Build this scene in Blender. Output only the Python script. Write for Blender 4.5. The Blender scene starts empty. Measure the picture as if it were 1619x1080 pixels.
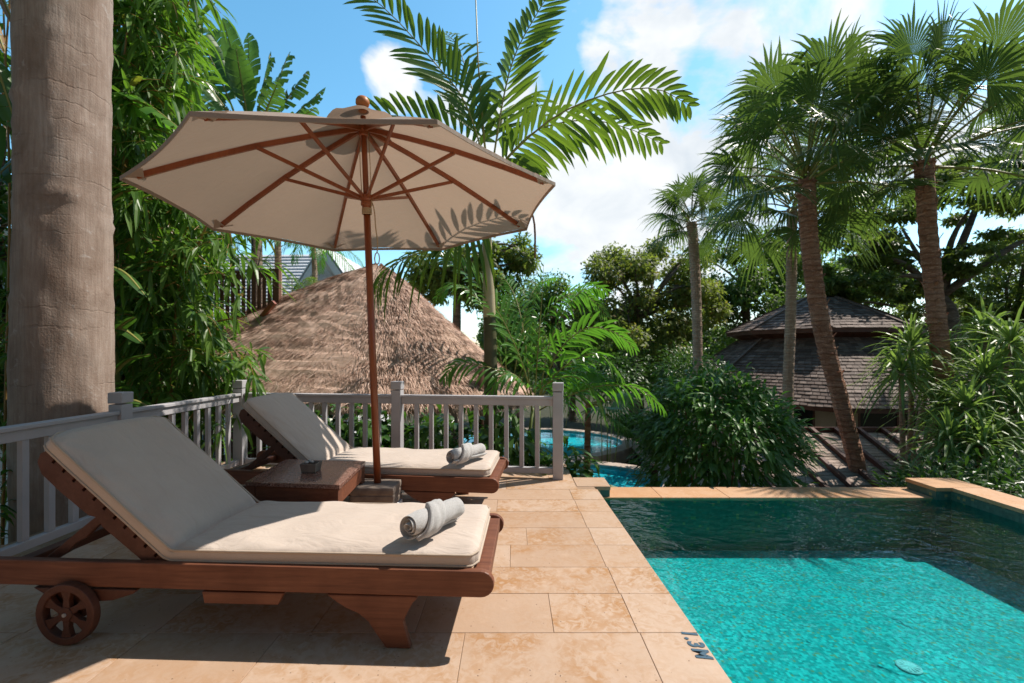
import bpy, math, random
import numpy as np
from mathutils import Vector, Matrix
R = math.radians
PI = math.pi
random.seed(7)
rng = np.random.default_rng(11)
sc = bpy.context.scene
col = sc.collection
EYE = 1.25            # eye height over the deck, deck = Z 0
F = 720.0             # focal length in photo pixels (16 mm on a 36 mm frame, 1619 px wide)

def at(px, py, Y):
    return Vector(((px - 809.5) / F * Y, Y, EYE - (py - 557.0) / F * Y))
def nv(v):
    v = np.asarray(v, float)
    return v / (np.linalg.norm(v, axis=-1, keepdims=True) + 1e-12)
def U(a, b): return random.uniform(a, b)

# ------------------------------------------------------------------ objects
def tag(o, label=None, cat=None, group=None, kind=None):
    if label: o['label'] = label
    if cat: o['category'] = cat
    if group: o['group'] = group
    if kind: o['kind'] = kind
    return o
def thing(name, label, cat, loc=(0, 0, 0), rz=0.0, group=None):
    o = bpy.data.objects.new(name, None)
    o.empty_display_size = 0.1
    o.location = loc
    o.rotation_euler = (0, 0, rz)
    col.objects.link(o)
    return tag(o, label, cat, group)
def origin(o):
    v = Vector((0, 0, 0))
    while o is not None:
        v += Vector(o.location)
        o = o.parent
    return v

class MB:
    def __init__(s):
        s.v = []; s.f = []; s.n = 0
    def add(s, verts, faces):
        verts = np.asarray(verts, float).reshape(-1, 3)
        n = s.n
        s.v.append(verts); s.n += len(verts)
        for fc in faces:
            s.f.append([int(i) + n for i in fc])
        return s
    def box(s, c, size, M=None):
        hx, hy, hz = size[0] / 2, size[1] / 2, size[2] / 2
        vs = [Vector((x, y, z)) for x in (-hx, hx) for y in (-hy, hy) for z in (-hz, hz)]
        if M is not None: vs = [M @ v for v in vs]
        c = Vector(c)
        return s.add([tuple(v + c) for v in vs], [(0, 1, 3, 2), (4, 6, 7, 5), (0, 4, 5, 1), (2, 3, 7, 6), (0, 2, 6, 4), (1, 5, 7, 3)])
    def bar(s, a, b, w, h, up=(0, 0, 1)):
        a = Vector(a); b = Vector(b)
        d = (b - a); L = d.length; d.normalize()
        up = Vector(up)
        sd = d.cross(up)
        if sd.length < 1e-4: sd = d.cross(Vector((0, 1, 0)))
        sd.normalize()
        up = sd.cross(d).normalized()
        M = Matrix((d, sd, up)).transposed()
        return s.box((a + b) / 2, (L, w, h), M)
    def prism(s, poly, y0, y1, M=None):
        """polygon in x,z extruded along y"""
        n = len(poly)
        vs = [Vector((p[0], y0, p[1])) for p in poly] + [Vector((p[0], y1, p[1])) for p in poly]
        if M is not None: vs = [M @ v for v in vs]
        fs = [tuple(range(n)), tuple(range(2 * n - 1, n - 1, -1))]
        for i in range(n):
            j = (i + 1) % n
            fs.append((i, i + n, j + n, j))
        return s.add([tuple(v) for v in vs], fs)
    def slab(s, poly, z0, z1):
        """polygon in x,y extruded along z"""
        n = len(poly)
        vs = [(p[0], p[1], z0) for p in poly] + [(p[0], p[1], z1) for p in poly]
        fs = [tuple(range(n - 1, -1, -1)), tuple(range(n, 2 * n))]
        for i in range(n):
            j = (i + 1) % n
            fs.append((i, j, j + n, i + n))
        return s.add(vs, fs)
    def tube(s, pts, rad, k=8, cap=True, closed=False):
        pts = [Vector(p) for p in pts]
        n = len(pts)
        if not hasattr(rad, '__len__'): rad = [rad] * n
        t0 = (pts[1] - pts[0]).normalized()
        up = Vector((0, 0, 1)) if abs(t0.z) < .9 else Vector((1, 0, 0))
        sd = t0.cross(up).normalized()
        vs = []
        for i in range(n):
            if closed: t = pts[(i + 1) % n] - pts[i - 1]
            else: t = pts[min(i + 1, n - 1)] - pts[max(i - 1, 0)]
            t.normalize()
            sd = (sd - t * sd.dot(t)).normalized()
            bn = t.cross(sd)
            for j in range(k):
                a = 2 * PI * j / k
                vs.append(tuple(pts[i] + (sd * math.cos(a) + bn * math.sin(a)) * rad[i]))
        fs = []
        for i in range(n if closed else n - 1):
            i2 = (i + 1) % n
            for j in range(k):
                j2 = (j + 1) % k
                fs.append((i * k + j, i * k + j2, i2 * k + j2, i2 * k + j))
        if cap and not closed:
            fs.append(tuple(range(k - 1, -1, -1)))
            fs.append(tuple((n - 1) * k + j for j in range(k)))
        return s.add(vs, fs)
    def lathe(s, prof, o=(0, 0, 0), ax=(0, 0, 1), k=24):
        ax = Vector(ax).normalized()
        up = Vector((0, 1, 0)) if abs(ax.y) < .9 else Vector((1, 0, 0))
        u = ax.cross(up).normalized(); w = ax.cross(u)
        o = Vector(o)
        vs = []
        for r, h in prof:
            for j in range(k):
                a = 2 * PI * j / k
                vs.append(tuple(o + ax * h + (u * math.cos(a) + w * math.sin(a)) * max(r, 1e-4)))
        fs = []
        for i in range(len(prof) - 1):
            for j in range(k):
                j2 = (j + 1) % k
                fs.append((i * k + j, i * k + j2, (i + 1) * k + j2, (i + 1) * k + j))
        fs.append(tuple(range(k - 1, -1, -1)))
        fs.append(tuple((len(prof) - 1) * k + j for j in range(k)))
        return s.add(vs, fs)
    def grid(s, P, wrap_u=False, wrap_v=False):
        nu, nvv = P.shape[:2]
        fs = []
        for i in range(nu if wrap_u else nu - 1):
            for j in range(nvv if wrap_v else nvv - 1):
                i2 = (i + 1) % nu; j2 = (j + 1) % nvv
                fs.append((i * nvv + j, i2 * nvv + j, i2 * nvv + j2, i * nvv + j2))
        return s.add(P.reshape(-1, 3), fs)
    def build(s, name, mat, parent=None, smooth=False, bevel=0.0, local=False, subd=0):
        V = np.concatenate(s.v) if s.v else np.zeros((0, 3))
        if parent is not None and not local:
            V = V - np.array(origin(parent))
        me = bpy.data.meshes.new(name)
        me.from_pydata(V.tolist(), [], s.f)
        me.validate()
        me.materials.append(mat)
        if smooth: me.polygons.foreach_set('use_smooth', [True] * len(me.polygons))
        me.update()
        o = bpy.data.objects.new(name, me)
        col.objects.link(o)
        if parent is not None: o.parent = parent
        if bevel:
            m = o.modifiers.new('bevel', 'BEVEL'); m.width = bevel; m.segments = 2; m.limit_method = 'ANGLE'; m.angle_limit = R(40)
        if subd:
            m = o.modifiers.new('subd', 'SUBSURF'); m.levels = subd; m.render_levels = subd
        return o

def copy_tree(o, parent=None):
    c = o.copy(); col.objects.link(c)
    c.parent = parent
    for ch in [x for x in bpy.data.objects if x.parent == o]: copy_tree(ch, c)
    return c

# leaves: vectorised little folded blades ---------------------------------
LAN = [(.22, .75), (.5, 1.0), (.8, .55)]        # lance leaf rows (t, width)
OVA = [(.18, .75), (.45, 1.0), (.78, .7)]
STRAP = [(.1, .8), (.4, 1.0), (.75, .8)]
DIA = [(.45, 1.0)]
def leaves(mb, P, D, N, L, W, droop=.2, rows=LAN, fold=.25):
    P = np.atleast_2d(np.asarray(P, float)); n = len(P)
    D = nv(np.broadcast_to(D, (n, 3))); N = np.broadcast_to(N, (n, 3))
    S = nv(np.cross(D, N)); N2 = nv(np.cross(S, D))
    L = np.broadcast_to(L, (n,))[:, None]; W = np.broadcast_to(W, (n,))[:, None]
    droop = np.broadcast_to(droop, (n,))[:, None]
    G = np.array([0, 0, -1.0])
    def cen(t): return P + D * L * t * (1 - .25 * np.minimum(droop, 1) * t * t) + G * droop * L * t * t
    cols = [P]
    for t, w in rows:
        c = cen(t)
        e = S * W * w * .5; u = N2 * W * w * .5 * fold
        cols += [c + e + u, c, c - e + u]
    cols.append(cen(1.0))
    V = np.stack(cols, 1)
    k = V.shape[1]; m = len(rows)
    tf = [(0, 2, 1), (0, 3, 2)]
    for i in range(m - 1):
        a = 1 + 3 * i; b = a + 3
        tf += [(a, a + 1, b + 1, b), (a + 1, a + 2, b + 2, b + 1)]
    a = 1 + 3 * (m - 1)
    tf += [(a, a + 1, k - 1), (a + 1, a + 2, k - 1)]
    base = mb.n
    mb.v.append(V.reshape(-1, 3)); mb.n += n * k
    for i in range(n):
        o = base + i * k
        for q in tf: mb.f.append([o + j for j in q])
    return mb

def rand_unit(n):
    v = rng.normal(size=(n, 3)); return nv(v)

# ------------------------------------------------------------------ materials
MATS = {}
class NT:
    def __init__(s, name):
        s.m = bpy.data.materials.new(name); s.m.use_nodes = True
        s.t = s.m.node_tree; s.t.nodes.clear()
        s.out = s.t.nodes.new('ShaderNodeOutputMaterial')
    def n(s, typ, **kw):
        nd = s.t.nodes.new('ShaderNode' + typ)
        for k, v in kw.items():
            if k in nd.inputs and not hasattr(type(nd), k): nd.inputs[k].default_value = v
            else: setattr(nd, k, v)
        return nd
    def l(s, a, b): s.t.links.new(a, b)
    def val(s, sock, v):
        if hasattr(v, 'is_output'): s.l(v, sock)
        else: sock.default_value = v
    def coord(s, scale=(1, 1, 1), kind='Object', rot=(0, 0, 0)):
        tc = s.n('TexCoord'); mp = s.n('Mapping')
        mp.inputs['Scale'].default_value = scale; mp.inputs['Rotation'].default_value = rot
        s.l(tc.outputs[kind], mp.inputs[0]); return mp.outputs[0]
    def noise(s, vec, scale, detail=4, rough=.55, dist=0):
        nd = s.n('TexNoise'); s.l(vec, nd.inputs['Vector'])
        nd.inputs['Scale'].default_value = scale; nd.inputs['Detail'].default_value = detail
        nd.inputs['Roughness'].default_value = rough; nd.inputs['Distortion'].default_value = dist
        return nd.outputs['Fac']
    def ramp(s, fac, stops, interp='LINEAR'):
        nd = s.n('ValToRGB'); nd.color_ramp.interpolation = interp
        el = nd.color_ramp.elements
        while len(el) < len(stops): el.new(.5)
        for e, (p, c) in zip(el, stops):
            e.position = p; e.color = (c[0], c[1], c[2], 1) if hasattr(c, '__len__') else (c, c, c, 1)
        s.l(fac, nd.inputs[0]); return nd.outputs[0]
    def mix(s, fac, a, b, mode='MIX'):
        nd = s.n('MixRGB', blend_type=mode)
        s.val(nd.inputs[0], fac)
        for i, v in ((1, a), (2, b)):
            if hasattr(v, 'is_output'): s.l(v, nd.inputs[i])
            else: nd.inputs[i].default_value = (v[0], v[1], v[2], 1)
        return nd.outputs[0]
    def math(s, op, a, b=0.0):
        nd = s.n('Math', operation=op); s.val(nd.inputs[0], a); s.val(nd.inputs[1], b); return nd.outputs[0]
    def bump(s, h, strength=.3, dist=.01, normal=None):
        nd = s.n('Bump'); nd.inputs['Strength'].default_value = strength; nd.inputs['Distance'].default_value = dist
        s.l(h, nd.inputs['Height'])
        if normal is not None: s.l(normal, nd.inputs['Normal'])
        return nd.outputs[0]
    def island(s): return s.n('NewGeometry').outputs['Random Per Island']
    def pbsdf(s, color, rough=.6, normal=None, spec=.4, coat=0, sheen=0):
        b = s.n('BsdfPrincipled')
        if hasattr(color, 'is_output'): s.l(color, b.inputs['Base Color'])
        else: b.inputs['Base Color'].default_value = (*color, 1)
        s.val(b.inputs['Roughness'], rough)
        b.inputs['Specular IOR Level'].default_value = spec
        b.inputs['Coat Weight'].default_value = coat
        b.inputs['Sheen Weight'].default_value = sheen
        if normal is not None: s.l(normal, b.inputs['Normal'])
        return b.outputs[0]
    def done(s, shader): s.l(shader, s.out.inputs['Surface']); return s.m

def leaf_mat(name, dark, lite, trans=(.25, .45, .06), rough=.38, tw=.35, brown=0.0, var=1.0, spec=.32):
    m = NT(name)
    isl = m.island()
    c = m.ramp(isl, [(0, dark), (.5, [(a + b) / 2 for a, b in zip(dark, lite)]), (1, lite)])
    nz = m.noise(m.coord(kind='Object'), 1.7, 2)
    c = m.mix(m.ramp(nz, [(.35, 0), (.7, .45)]), c, [x * 1.35 for x in lite])
    if brown:
        k = m.math('GREATER_THAN', isl, 1 - brown)
        c = m.mix(k, c, (.22, .13, .04))
    p = m.pbsdf(c, rough, spec=spec)
    t = m.n('BsdfTranslucent')
    tc = m.mix(1.0, c, [x * 4.2 for x in trans], 'MULTIPLY')
    tc = m.mix(.6, trans, tc)
    m.l(tc, t.inputs[0])
    mx = m.n('MixShader'); mx.inputs[0].default_value = tw
    m.l(p, mx.inputs[1]); m.l(t.outputs[0], mx.inputs[2])
    return m.done(mx.outputs[0])

def wood_mat(name, c1, c2, rough=.45, scale=(2, 30, 30), spec=.3, coat=0.0, wear=None):
    m = NT(name)
    v = m.coord(scale)
    n1 = m.noise(v, 1.6, 6, .6, .6)
    c = m.ramp(n1, [(.25, c1), (.75, c2)])
    v2 = m.coord((1, 1, 1))
    n2 = m.noise(v2, 5, 5)
    c = m.mix(m.ramp(n2, [(.4, 0), (.75, .55)]), c, wear or [x * .55 for x in c1])
    r = m.ramp(n2, [(.3, rough - .08), (.7, rough + .15)])
    return m.done(m.pbsdf(c, r, m.bump(n1, .25, .004), spec, coat))

def plain_mat(name, c1, c2, scale=6, rough=.6, bump=.1, bscale=60, spec=.3, sheen=0, vec=(1, 1, 1)):
    m = NT(name)
    v = m.coord(vec)
    c = m.mix(m.ramp(m.noise(v, scale, 5), [(.3, 0), (.7, 1)]), c1, c2)
    return m.done(m.pbsdf(c, rough, m.bump(m.noise(v, bscale, 4), bump, .004), spec, 0, sheen))

M = {}
# travertine tiles
def trav(name, base, warm, pale, tw=1.0):
    m = NT(name)
    v = m.coord()
    isl = m.island()
    off = m.n('VectorMath', operation='ADD')
    cmb = m.n('CombineXYZ'); m.l(m.math('MULTIPLY', isl, 37.0), cmb.inputs[0]); m.l(m.math('MULTIPLY', isl, 91.0), cmb.inputs[1])
    m.l(v, off.inputs[0]); m.l(cmb.outputs[0], off.inputs[1])
    vv = off.outputs[0]
    c = m.mix(m.ramp(isl, [(0, 0), (1, 1)]), base, pale)
    big = m.noise(vv, 3.5, 5, .6, .8)
    amt = m.math('MULTIPLY', m.ramp(big, [(.38, 0), (.62, 1)]), m.ramp(m.math('FRACT', m.math('MULTIPLY', isl, 7.3)), [(.1, .35), (.7, 1.0)]))
    fine = m.noise(vv, 22, 6, .65, 1.2)
    amt2 = m.math('MULTIPLY', amt, m.ramp(fine, [(.40, 0.05), (.56, 1)]))
    c = m.mix(amt2, c, warm)
    c = m.mix(m.ramp(m.noise(vv, 9, 5), [(.55, 0), (.8, .5)]), c, [x * 1.15 for x in pale])
    c = m.mix(m.ramp(m.noise(v, .9, 4), [(.45, 0), (.75, .28)]), c, [x * .62 for x in base])
    pit = m.n('TexVoronoi'); m.l(vv, pit.inputs['Vector']); pit.inputs['Scale'].default_value = 34
    sel = m.noise(vv, 6, 2)
    pm = m.math('MULTIPLY', m.ramp(pit.outputs['Distance'], [(.07, 1), (.13, 0)]), m.ramp(sel, [(.50, 0), (.58, 1)]))
    c = m.mix(pm, c, (.16, .09, .05))
    h = m.math('SUBTRACT', m.noise(vv, 30, 5), m.math('MULTIPLY', pm, 1.5))
    return m.done(m.pbsdf(c, m.ramp(fine, [(.3, .5), (.7, .72)]), m.bump(h, .35, .004), .35))
M['trav'] = trav('travertine', (.43, .285, .19), (.38, .20, .085), (.515, .38, .285))
M['coping'] = trav('orange_coping_stone', (.50, .27, .13), (.46, .20, .06), (.58, .36, .22))
M['grout'] = plain_mat('grout', (.30, .20, .13), (.36, .25, .17), 8, .9)
M['concrete'] = plain_mat('retaining_wall', (.30, .25, .2), (.22, .19, .16), 3, .9, .3, 20)
M['teak'] = wood_mat('stained_teak', (.115, .038, .020), (.235, .090, .048), .52, (2.4, 40, 40), .32, 0, wear=(.085, .032, .019))
M['teak_dark'] = wood_mat('dark_stained_teak', (.085, .030, .018), (.13, .050, .030), .5, (30, 2, 30), .35)
M['umbwood'] = wood_mat('varnished_red_wood', (.25, .058, .018), (.34, .095, .03), .36, (30, 30, 2), .45, .2)
M['finial'] = wood_mat('orange_finial_wood', (.42, .13, .03), (.5, .18, .05), .4, (10, 10, 10), .4)
M['paint'] = plain_mat('grey_mauve_paint', (.38, .37, .385), (.46, .445, .46), 4, .55, .18, 90, .35)
M['stone'] = plain_mat('weathered_stone', (.13, .10, .085), (.26, .21, .17), 12, .85, .6, 40)
M['white'] = plain_mat('white_plinth', (.72, .72, .74), (.62, .62, .63), 6, .7)
M['rope'] = plain_mat('rope', (.55, .42, .28), (.42, .3, .19), 90, .9, .5, 200)
M['metal'] = plain_mat('dull_metal', (.35, .34, .33), (.45, .44, .42), 20, .35, .05)
M['ink'] = plain_mat('blue_grey_paint', (.045, .095, .14), (.065, .12, .17), 40, .6)
def fabric(name, c1, c2, trans=0.0, tcol=None, weave=420):
    m = NT(name)
    v = m.coord()
    c = m.mix(m.ramp(m.noise(v, 5, 5), [(.3, 0), (.7, 1)]), c1, c2)
    w = m.noise(v, weave, 2)
    c = m.mix(m.ramp(w, [(.3, .25), (.7, 0)]), c, [x * .6 for x in c1])
    wr = m.noise(m.coord((1, 2.2, 1)), 4.5, 4, .5, 1.1)
    nb = m.bump(w, .18, .002, m.bump(wr, .45, .03))
    p = m.pbsdf(c, .9, nb, .15, 0, .15)
    if not trans: return m.done(p)
    t = m.n('BsdfTranslucent'); t.inputs[0].default_value = (*tcol, 1)
    mx = m.n('MixShader'); mx.inputs[0].default_value = trans
    m.l(p, mx.inputs[1]); m.l(t.outputs[0], mx.inputs[2])
    return m.done(mx.outputs[0])
M['cushion'] = fabric('beige_canvas', (.53, .44, .375), (.58, .49, .42))
M['piping'] = fabric('beige_piping', (.48, .385, .30), (.50, .405, .32))
M['canopy'] = fabric('umbrella_canvas', (.46, .365, .30), (.50, .40, .33), .36, (.42, .30, .22), 300)
def towel_mat():
    m = NT('grey_terry_towel')
    v = m.coord()
    w = m.noise(v, 260, 3, .7)
    c = m.mix(m.ramp(w, [(.3, 0), (.7, 1)]), (.40, .385, .37), (.60, .585, .57))
    return m.done(m.pbsdf(c, .95, m.bump(w, .8, .006), .1, 0, .5))
M['towel'] = towel_mat()
def granite():
    m = NT('brown_granite')
    v = m.coord()
    vo = m.n('TexVoronoi'); m.l(v, vo.inputs['Vector']); vo.inputs['Scale'].default_value = 160
    c = m.ramp(vo.outputs['Color'], [(.1, (.05, .025, .02)), (.45, (.20, .10, .075)), (.8, (.30, .17, .13)), (1, (.42, .3, .25))])
    c = m.mix(m.ramp(m.noise(v, 7, 4), [(.4, 0), (.7, .5)]), c, (.15, .065, .045))
    return m.done(m.pbsdf(c, .16, None, .5))
M['granite'] = granite()
def bark(name, c1, c2, c3, ring=9.0, vs=1.0, bumpd=.02, streak=(14, 14, 1.2), blot=.55, rings=1.0):
    m = NT(name)
    n1 = m.noise(m.coord(streak), 3 * vs, 6, .65, .4)
    n2 = m.noise(m.coord(), 1.6, 5, .6)
    n4 = m.noise(m.coord((2.0, 2.0, 9)), 3.2, 5, .6, .6)
    c = m.ramp(n1, [(.25, c1), (.7, c2)])
    c = m.mix(m.ramp(n2, [(.45, 0), (.7, .65)]), c, c3)
    c = m.mix(m.ramp(n4, [(.52, 0), (.62, blot), (.72, 0)]), c, [x * 1.5 for x in c3])
    w = m.n('TexWave', wave_type='BANDS', bands_direction='Z'); m.l(m.coord(), w.inputs['Vector'])
    w.inputs['Scale'].default_value = ring; w.inputs['Distortion'].default_value = 3.5; w.inputs['Detail'].default_value = 4; w.inputs['Detail Scale'].default_value = 2.5
    rn = m.ramp(w.outputs['Fac'], [(.75, 0), (.97, 1)])
    c = m.mix(m.math('MULTIPLY', rn, .35 * rings), c, [x * .55 for x in c1])
    h = m.math('ADD', m.math('ADD', n1, m.math('MULTIPLY', n4, 1.0)), m.math('MULTIPLY', rn, .7 * rings))
    return m.done(m.pbsdf(c, .85, m.bump(h, .7, bumpd), .2))
def smooth_bark():
    m = NT('smooth_grey_bark')
    fib = m.noise(m.coord((55, 55, 3.5)), 1.0, 5, .6, .2)
    mot = m.noise(m.coord((1, 1, .7)), 3.2, 7, .62, .3)
    lich = m.noise(m.coord((1, 1, 1.3)), 7.5, 6, .7, .5)
    grain = m.noise(m.coord((1, 1, 1)), 70, 4, .6)
    c = m.ramp(mot, [(.3, (.21, .15, .115)), (.55, (.33, .26, .215)), (.75, (.40, .345, .305))])
    c = m.mix(m.ramp(fib, [(.35, .40), (.6, 0)]), c, (.17, .105, .075))
    c = m.mix(m.ramp(lich, [(.60, 0), (.70, .55)]), c, (.47, .43, .40))
    c = m.mix(m.ramp(m.noise(m.coord((1, 1, .5)), 1.4, 5, .6, 1.0), [(.55, 0), (.7, .5)]), c, (.15, .10, .075))
    w = m.n('TexWave', wave_type='BANDS', bands_direction='Z'); m.l(m.coord(), w.inputs['Vector'])
    w.inputs['Scale'].default_value = 2.3; w.inputs['Distortion'].default_value = 2.2; w.inputs['Detail'].default_value = 3; w.inputs['Detail Scale'].default_value = 4
    crack = m.math('MULTIPLY', m.ramp(w.outputs['Fac'], [(.965, 0), (.995, 1)]), m.ramp(m.noise(m.coord(), 3.0, 2), [(.5, 0), (.6, 1)]))
    c = m.mix(m.math('MULTIPLY', crack, .25), c, (.11, .07, .05))
    h = m.math('ADD', m.math('ADD', m.math('MULTIPLY', fib, .5), m.math('MULTIPLY', grain, .5)), m.math('SUBTRACT', m.math('MULTIPLY', lich, .6), m.math('MULTIPLY', crack, .35)))
    return m.done(m.pbsdf(c, .85, m.bump(h, .55, .010), .2))
M['bark'] = smooth_bark()
M['palmbark'] = bark('shaggy_palm_bark', (.25, .105, .065), (.45, .235, .15), (.50, .30, .21), 3.2, 2, .05, (9, 9, 6))
M['ringbark'] = bark('ringed_palm_bark', (.30, .2, .14), (.42, .3, .22), (.46, .36, .28), 5.0, 1, .02)
M['treebark'] = bark('dark_tree_bark', (.09, .065, .05), (.16, .115, .085), (.2, .16, .12), 1.0, 2, .03)
M['shaft'] = plain_mat('pale_crownshaft', (.42, .34, .18), (.52, .46, .32), 5, .5, .15, 30)
M['greenstem'] = plain_mat('green_stem', (.11, .17, .05), (.20, .22, .07), 6, .5, .1)
M['darkstem'] = plain_mat('dark_palm_stem', (.055, .060, .030), (.11, .10, .055), 6, .55, .2)
M['cane'] = plain_mat('bamboo_cane', (.25, .13, .045), (.32, .2, .06), 6, .45, .1)
M['petiole'] = plain_mat('palm_petiole', (.20, .21, .05), (.32, .28, .09), 5, .45, .1)
M['bambooleaf'] = leaf_mat('bamboo_leaf', (.035, .095, .02), (.125, .21, .045), (.30, .48, .06), .36, .38, .03)
M['bushleaf'] = leaf_mat('dark_bamboo_leaf', (.034, .095, .024), (.10, .195, .048), (.30, .52, .08), .40, .30)
M['feather'] = leaf_mat('feather_palm_leaf', (.03, .075, .016), (.075, .135, .028), (.34, .46, .05), .30, .40)
M['areca'] = leaf_mat('areca_leaf', (.035, .11, .02), (.10, .21, .04), (.30, .55, .07), .28, .36)
M['fan'] = leaf_mat('fan_palm_leaf', (.032, .070, .026), (.10, .145, .05), (.25, .36, .07), .33, .36)
M['banana'] = leaf_mat('banana_leaf', (.035, .085, .03), (.075, .15, .045), (.26, .44, .08), .28, .33)
M['broad'] = leaf_mat('broad_shrub_leaf', (.02, .065, .016), (.07, .145, .03), (.20, .38, .05), .3, .28)
M['straple'] = leaf_mat('screw_pine_leaf', (.08, .145, .045), (.23, .31, .115), (.40, .52, .14), .33, .32)
M['hedge'] = leaf_mat('hedge_leaf', (.022, .06, .014), (.06, .125, .025), (.18, .33, .05), .35, .28)
M['olive'] = leaf_mat('olive_tree_leaf', (.075, .105, .028), (.18, .205, .06), (.40, .48, .10), .5, .42, .05)
M['tree'] = leaf_mat('tree_leaf', (.045, .085, .022), (.12, .18, .045), (.30, .44, .08), .45, .4)
M['rain'] = leaf_mat('rain_tree_leaf', (.05, .08, .022), (.13, .165, .045), (.36, .46, .09), .45, .42)
M['dryleaf'] = leaf_mat('dry_leaf', (.20, .11, .05), (.38, .26, .13), (.35, .2, .08), .6, .25)
def thatch():
    m = NT('dry_thatch')
    isl = m.island()
    c = m.ramp(isl, [(0, (.26, .155, .115)), (.3, (.55, .365, .28)), (.8, (.74, .53, .42)), (1, (.80, .62, .51))])
    c = m.mix(m.ramp(m.noise(m.coord((1, 1, 3.0)), 4.5, 6, .65, .5), [(.45, 0), (.62, .75)]), c, (.19, .11, .075))
    return m.done(m.pbsdf(c, .9, None, .15))
M['thatch'] = thatch()
M['thatchbase'] = plain_mat('thatch_under', (.38, .25, .18), (.62, .44, .35), 14, .95, .6, 60)
def shingle(name, a, b, c_):
    m = NT(name)
    c = m.ramp(m.island(), [(0, a), (.5, b), (1, c_)])
    c = m.mix(m.ramp(m.noise(m.coord((4, 4, 4)), 4, 5), [(.4, 0), (.7, .5)]), c, [x * .6 for x in a])
    return m.done(m.pbsdf(c, .75, m.bump(m.noise(m.coord((30, 30, 4)), 2, 4), .3, .01), .3))
M['shingle'] = shingle('dark_shingle', (.095, .063, .050), (.155, .108, .088), (.26, .195, .165))
M['redtile'] = shingle('red_roof_tile', (.18, .08, .05), (.24, .11, .075), (.28, .15, .11))
M['greyroof'] = shingle('pale_grey_roof', (.58, .60, .64), (.66, .68, .72), (.72, .74, .77))
M['villawall'] = wood_mat('villa_timber', (.42, .27, .17), (.52, .36, .24), .6)  # wall of the added unseen house, lightened to bounce warm light
M['beigewall'] = plain_mat('beige_plaster', (.42, .33, .24), (.36, .28, .2), 4, .85)
M['housewhite'] = plain_mat('white_house_paint', (.84, .86, .88), (.78, .80, .83), 4, .7)
M['darkglass'] = plain_mat('dark_window', (.012, .014, .014), (.02, .02, .02), 4, .12, 0)
M['fence'] = wood_mat('brown_fence_wood', (.10, .045, .028), (.17, .085, .055), .65, (20, 20, 2))
M['board'] = wood_mat('grey_brown_board', (.30, .22, .175), (.44, .34, .28), .7, (4, 30, 30))
M['soil'] = plain_mat('soil', (.030, .036, .016), (.060, .055, .030), 2.5, .95, .6, 14)
M['flag'] = plain_mat('flagstone', (.38, .30, .25), (.5, .42, .36), 5, .8, .3, 20)

# mosaic pool bottom
def mosaic(name, c1, c2, c3, sc_=34):
    m = NT(name)
    v = m.coord()
    vo = m.n('TexVoronoi', distance='CHEBYCHEV'); m.l(v, vo.inputs['Vector']); vo.inputs['Scale'].default_value = sc_; vo.inputs['Randomness'].default_value = .25
    cc = m.n('SeparateColor'); m.l(vo.outputs['Color'], cc.inputs[0])
    c = m.ramp(cc.outputs[0], [(0, c1), (.45, c2), (.8, c3), (1, [x * 1.15 for x in c3])])
    c = m.mix(m.ramp(m.noise(v, 1.6, 4), [(.35, 0), (.7, .6)]), c, c1)
    odd = m.math('GREATER_THAN', cc.outputs[1], .955)
    c = m.mix(m.math('MULTIPLY', odd, .75), c, (.34, .26, .10))
    # gentle relief of the tiles
    return m.done(m.pbsdf(c, .45, m.bump(vo.outputs['Distance'], .2, .004), .35))
M['mosaic'] = mosaic('turquoise_mosaic', (.0, .27, .27), (.005, .40, .41), (.04, .58, .58), 58)
M['poolwall'] = mosaic('green_stone_tiles', (.05, .11, .095), (.06, .135, .115), (.08, .16, .135), 40)
M['mosaic2'] = mosaic('cyan_pool_tiles', (.0, .46, .58), (.03, .58, .70), (.08, .68, .78), 20)
def water(name, tint, bscale=5.5, bstr=.16):
    m = NT(name)
    v = m.coord((1, 1.35, 1), rot=(0, 0, R(25)))
    h = m.math('ADD', m.noise(v, bscale, 3, .5, .6), m.math('MULTIPLY', m.noise(v, bscale * 3.3, 2, .5, .4), .25))
    nb = m.bump(h, bstr, .12)
    g = m.n('BsdfGlossy'); g.inputs['Roughness'].default_value = .015; m.l(nb, g.inputs['Normal'])
    t = m.n('BsdfTransparent'); t.inputs[0].default_value = (*tint, 1)
    fr = m.n('Fresnel'); fr.inputs['IOR'].default_value = 1.48; m.l(nb, fr.inputs['Normal'])
    mx = m.n('MixShader'); m.l(fr.outputs[0], mx.inputs[0]); m.l(t.outputs[0], mx.inputs[1]); m.l(g.outputs[0], mx.inputs[2])
    return m.done(mx.outputs[0])
M['water'] = water('pool_water', (.38, .86, .87), 4.6, .155)
M['water2'] = water('lower_pool_water', (.8, .99, 1.0), 3.0, .04)
# ================================================================== SETTING
def xedge(y): return .872 - .0225 * y
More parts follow.
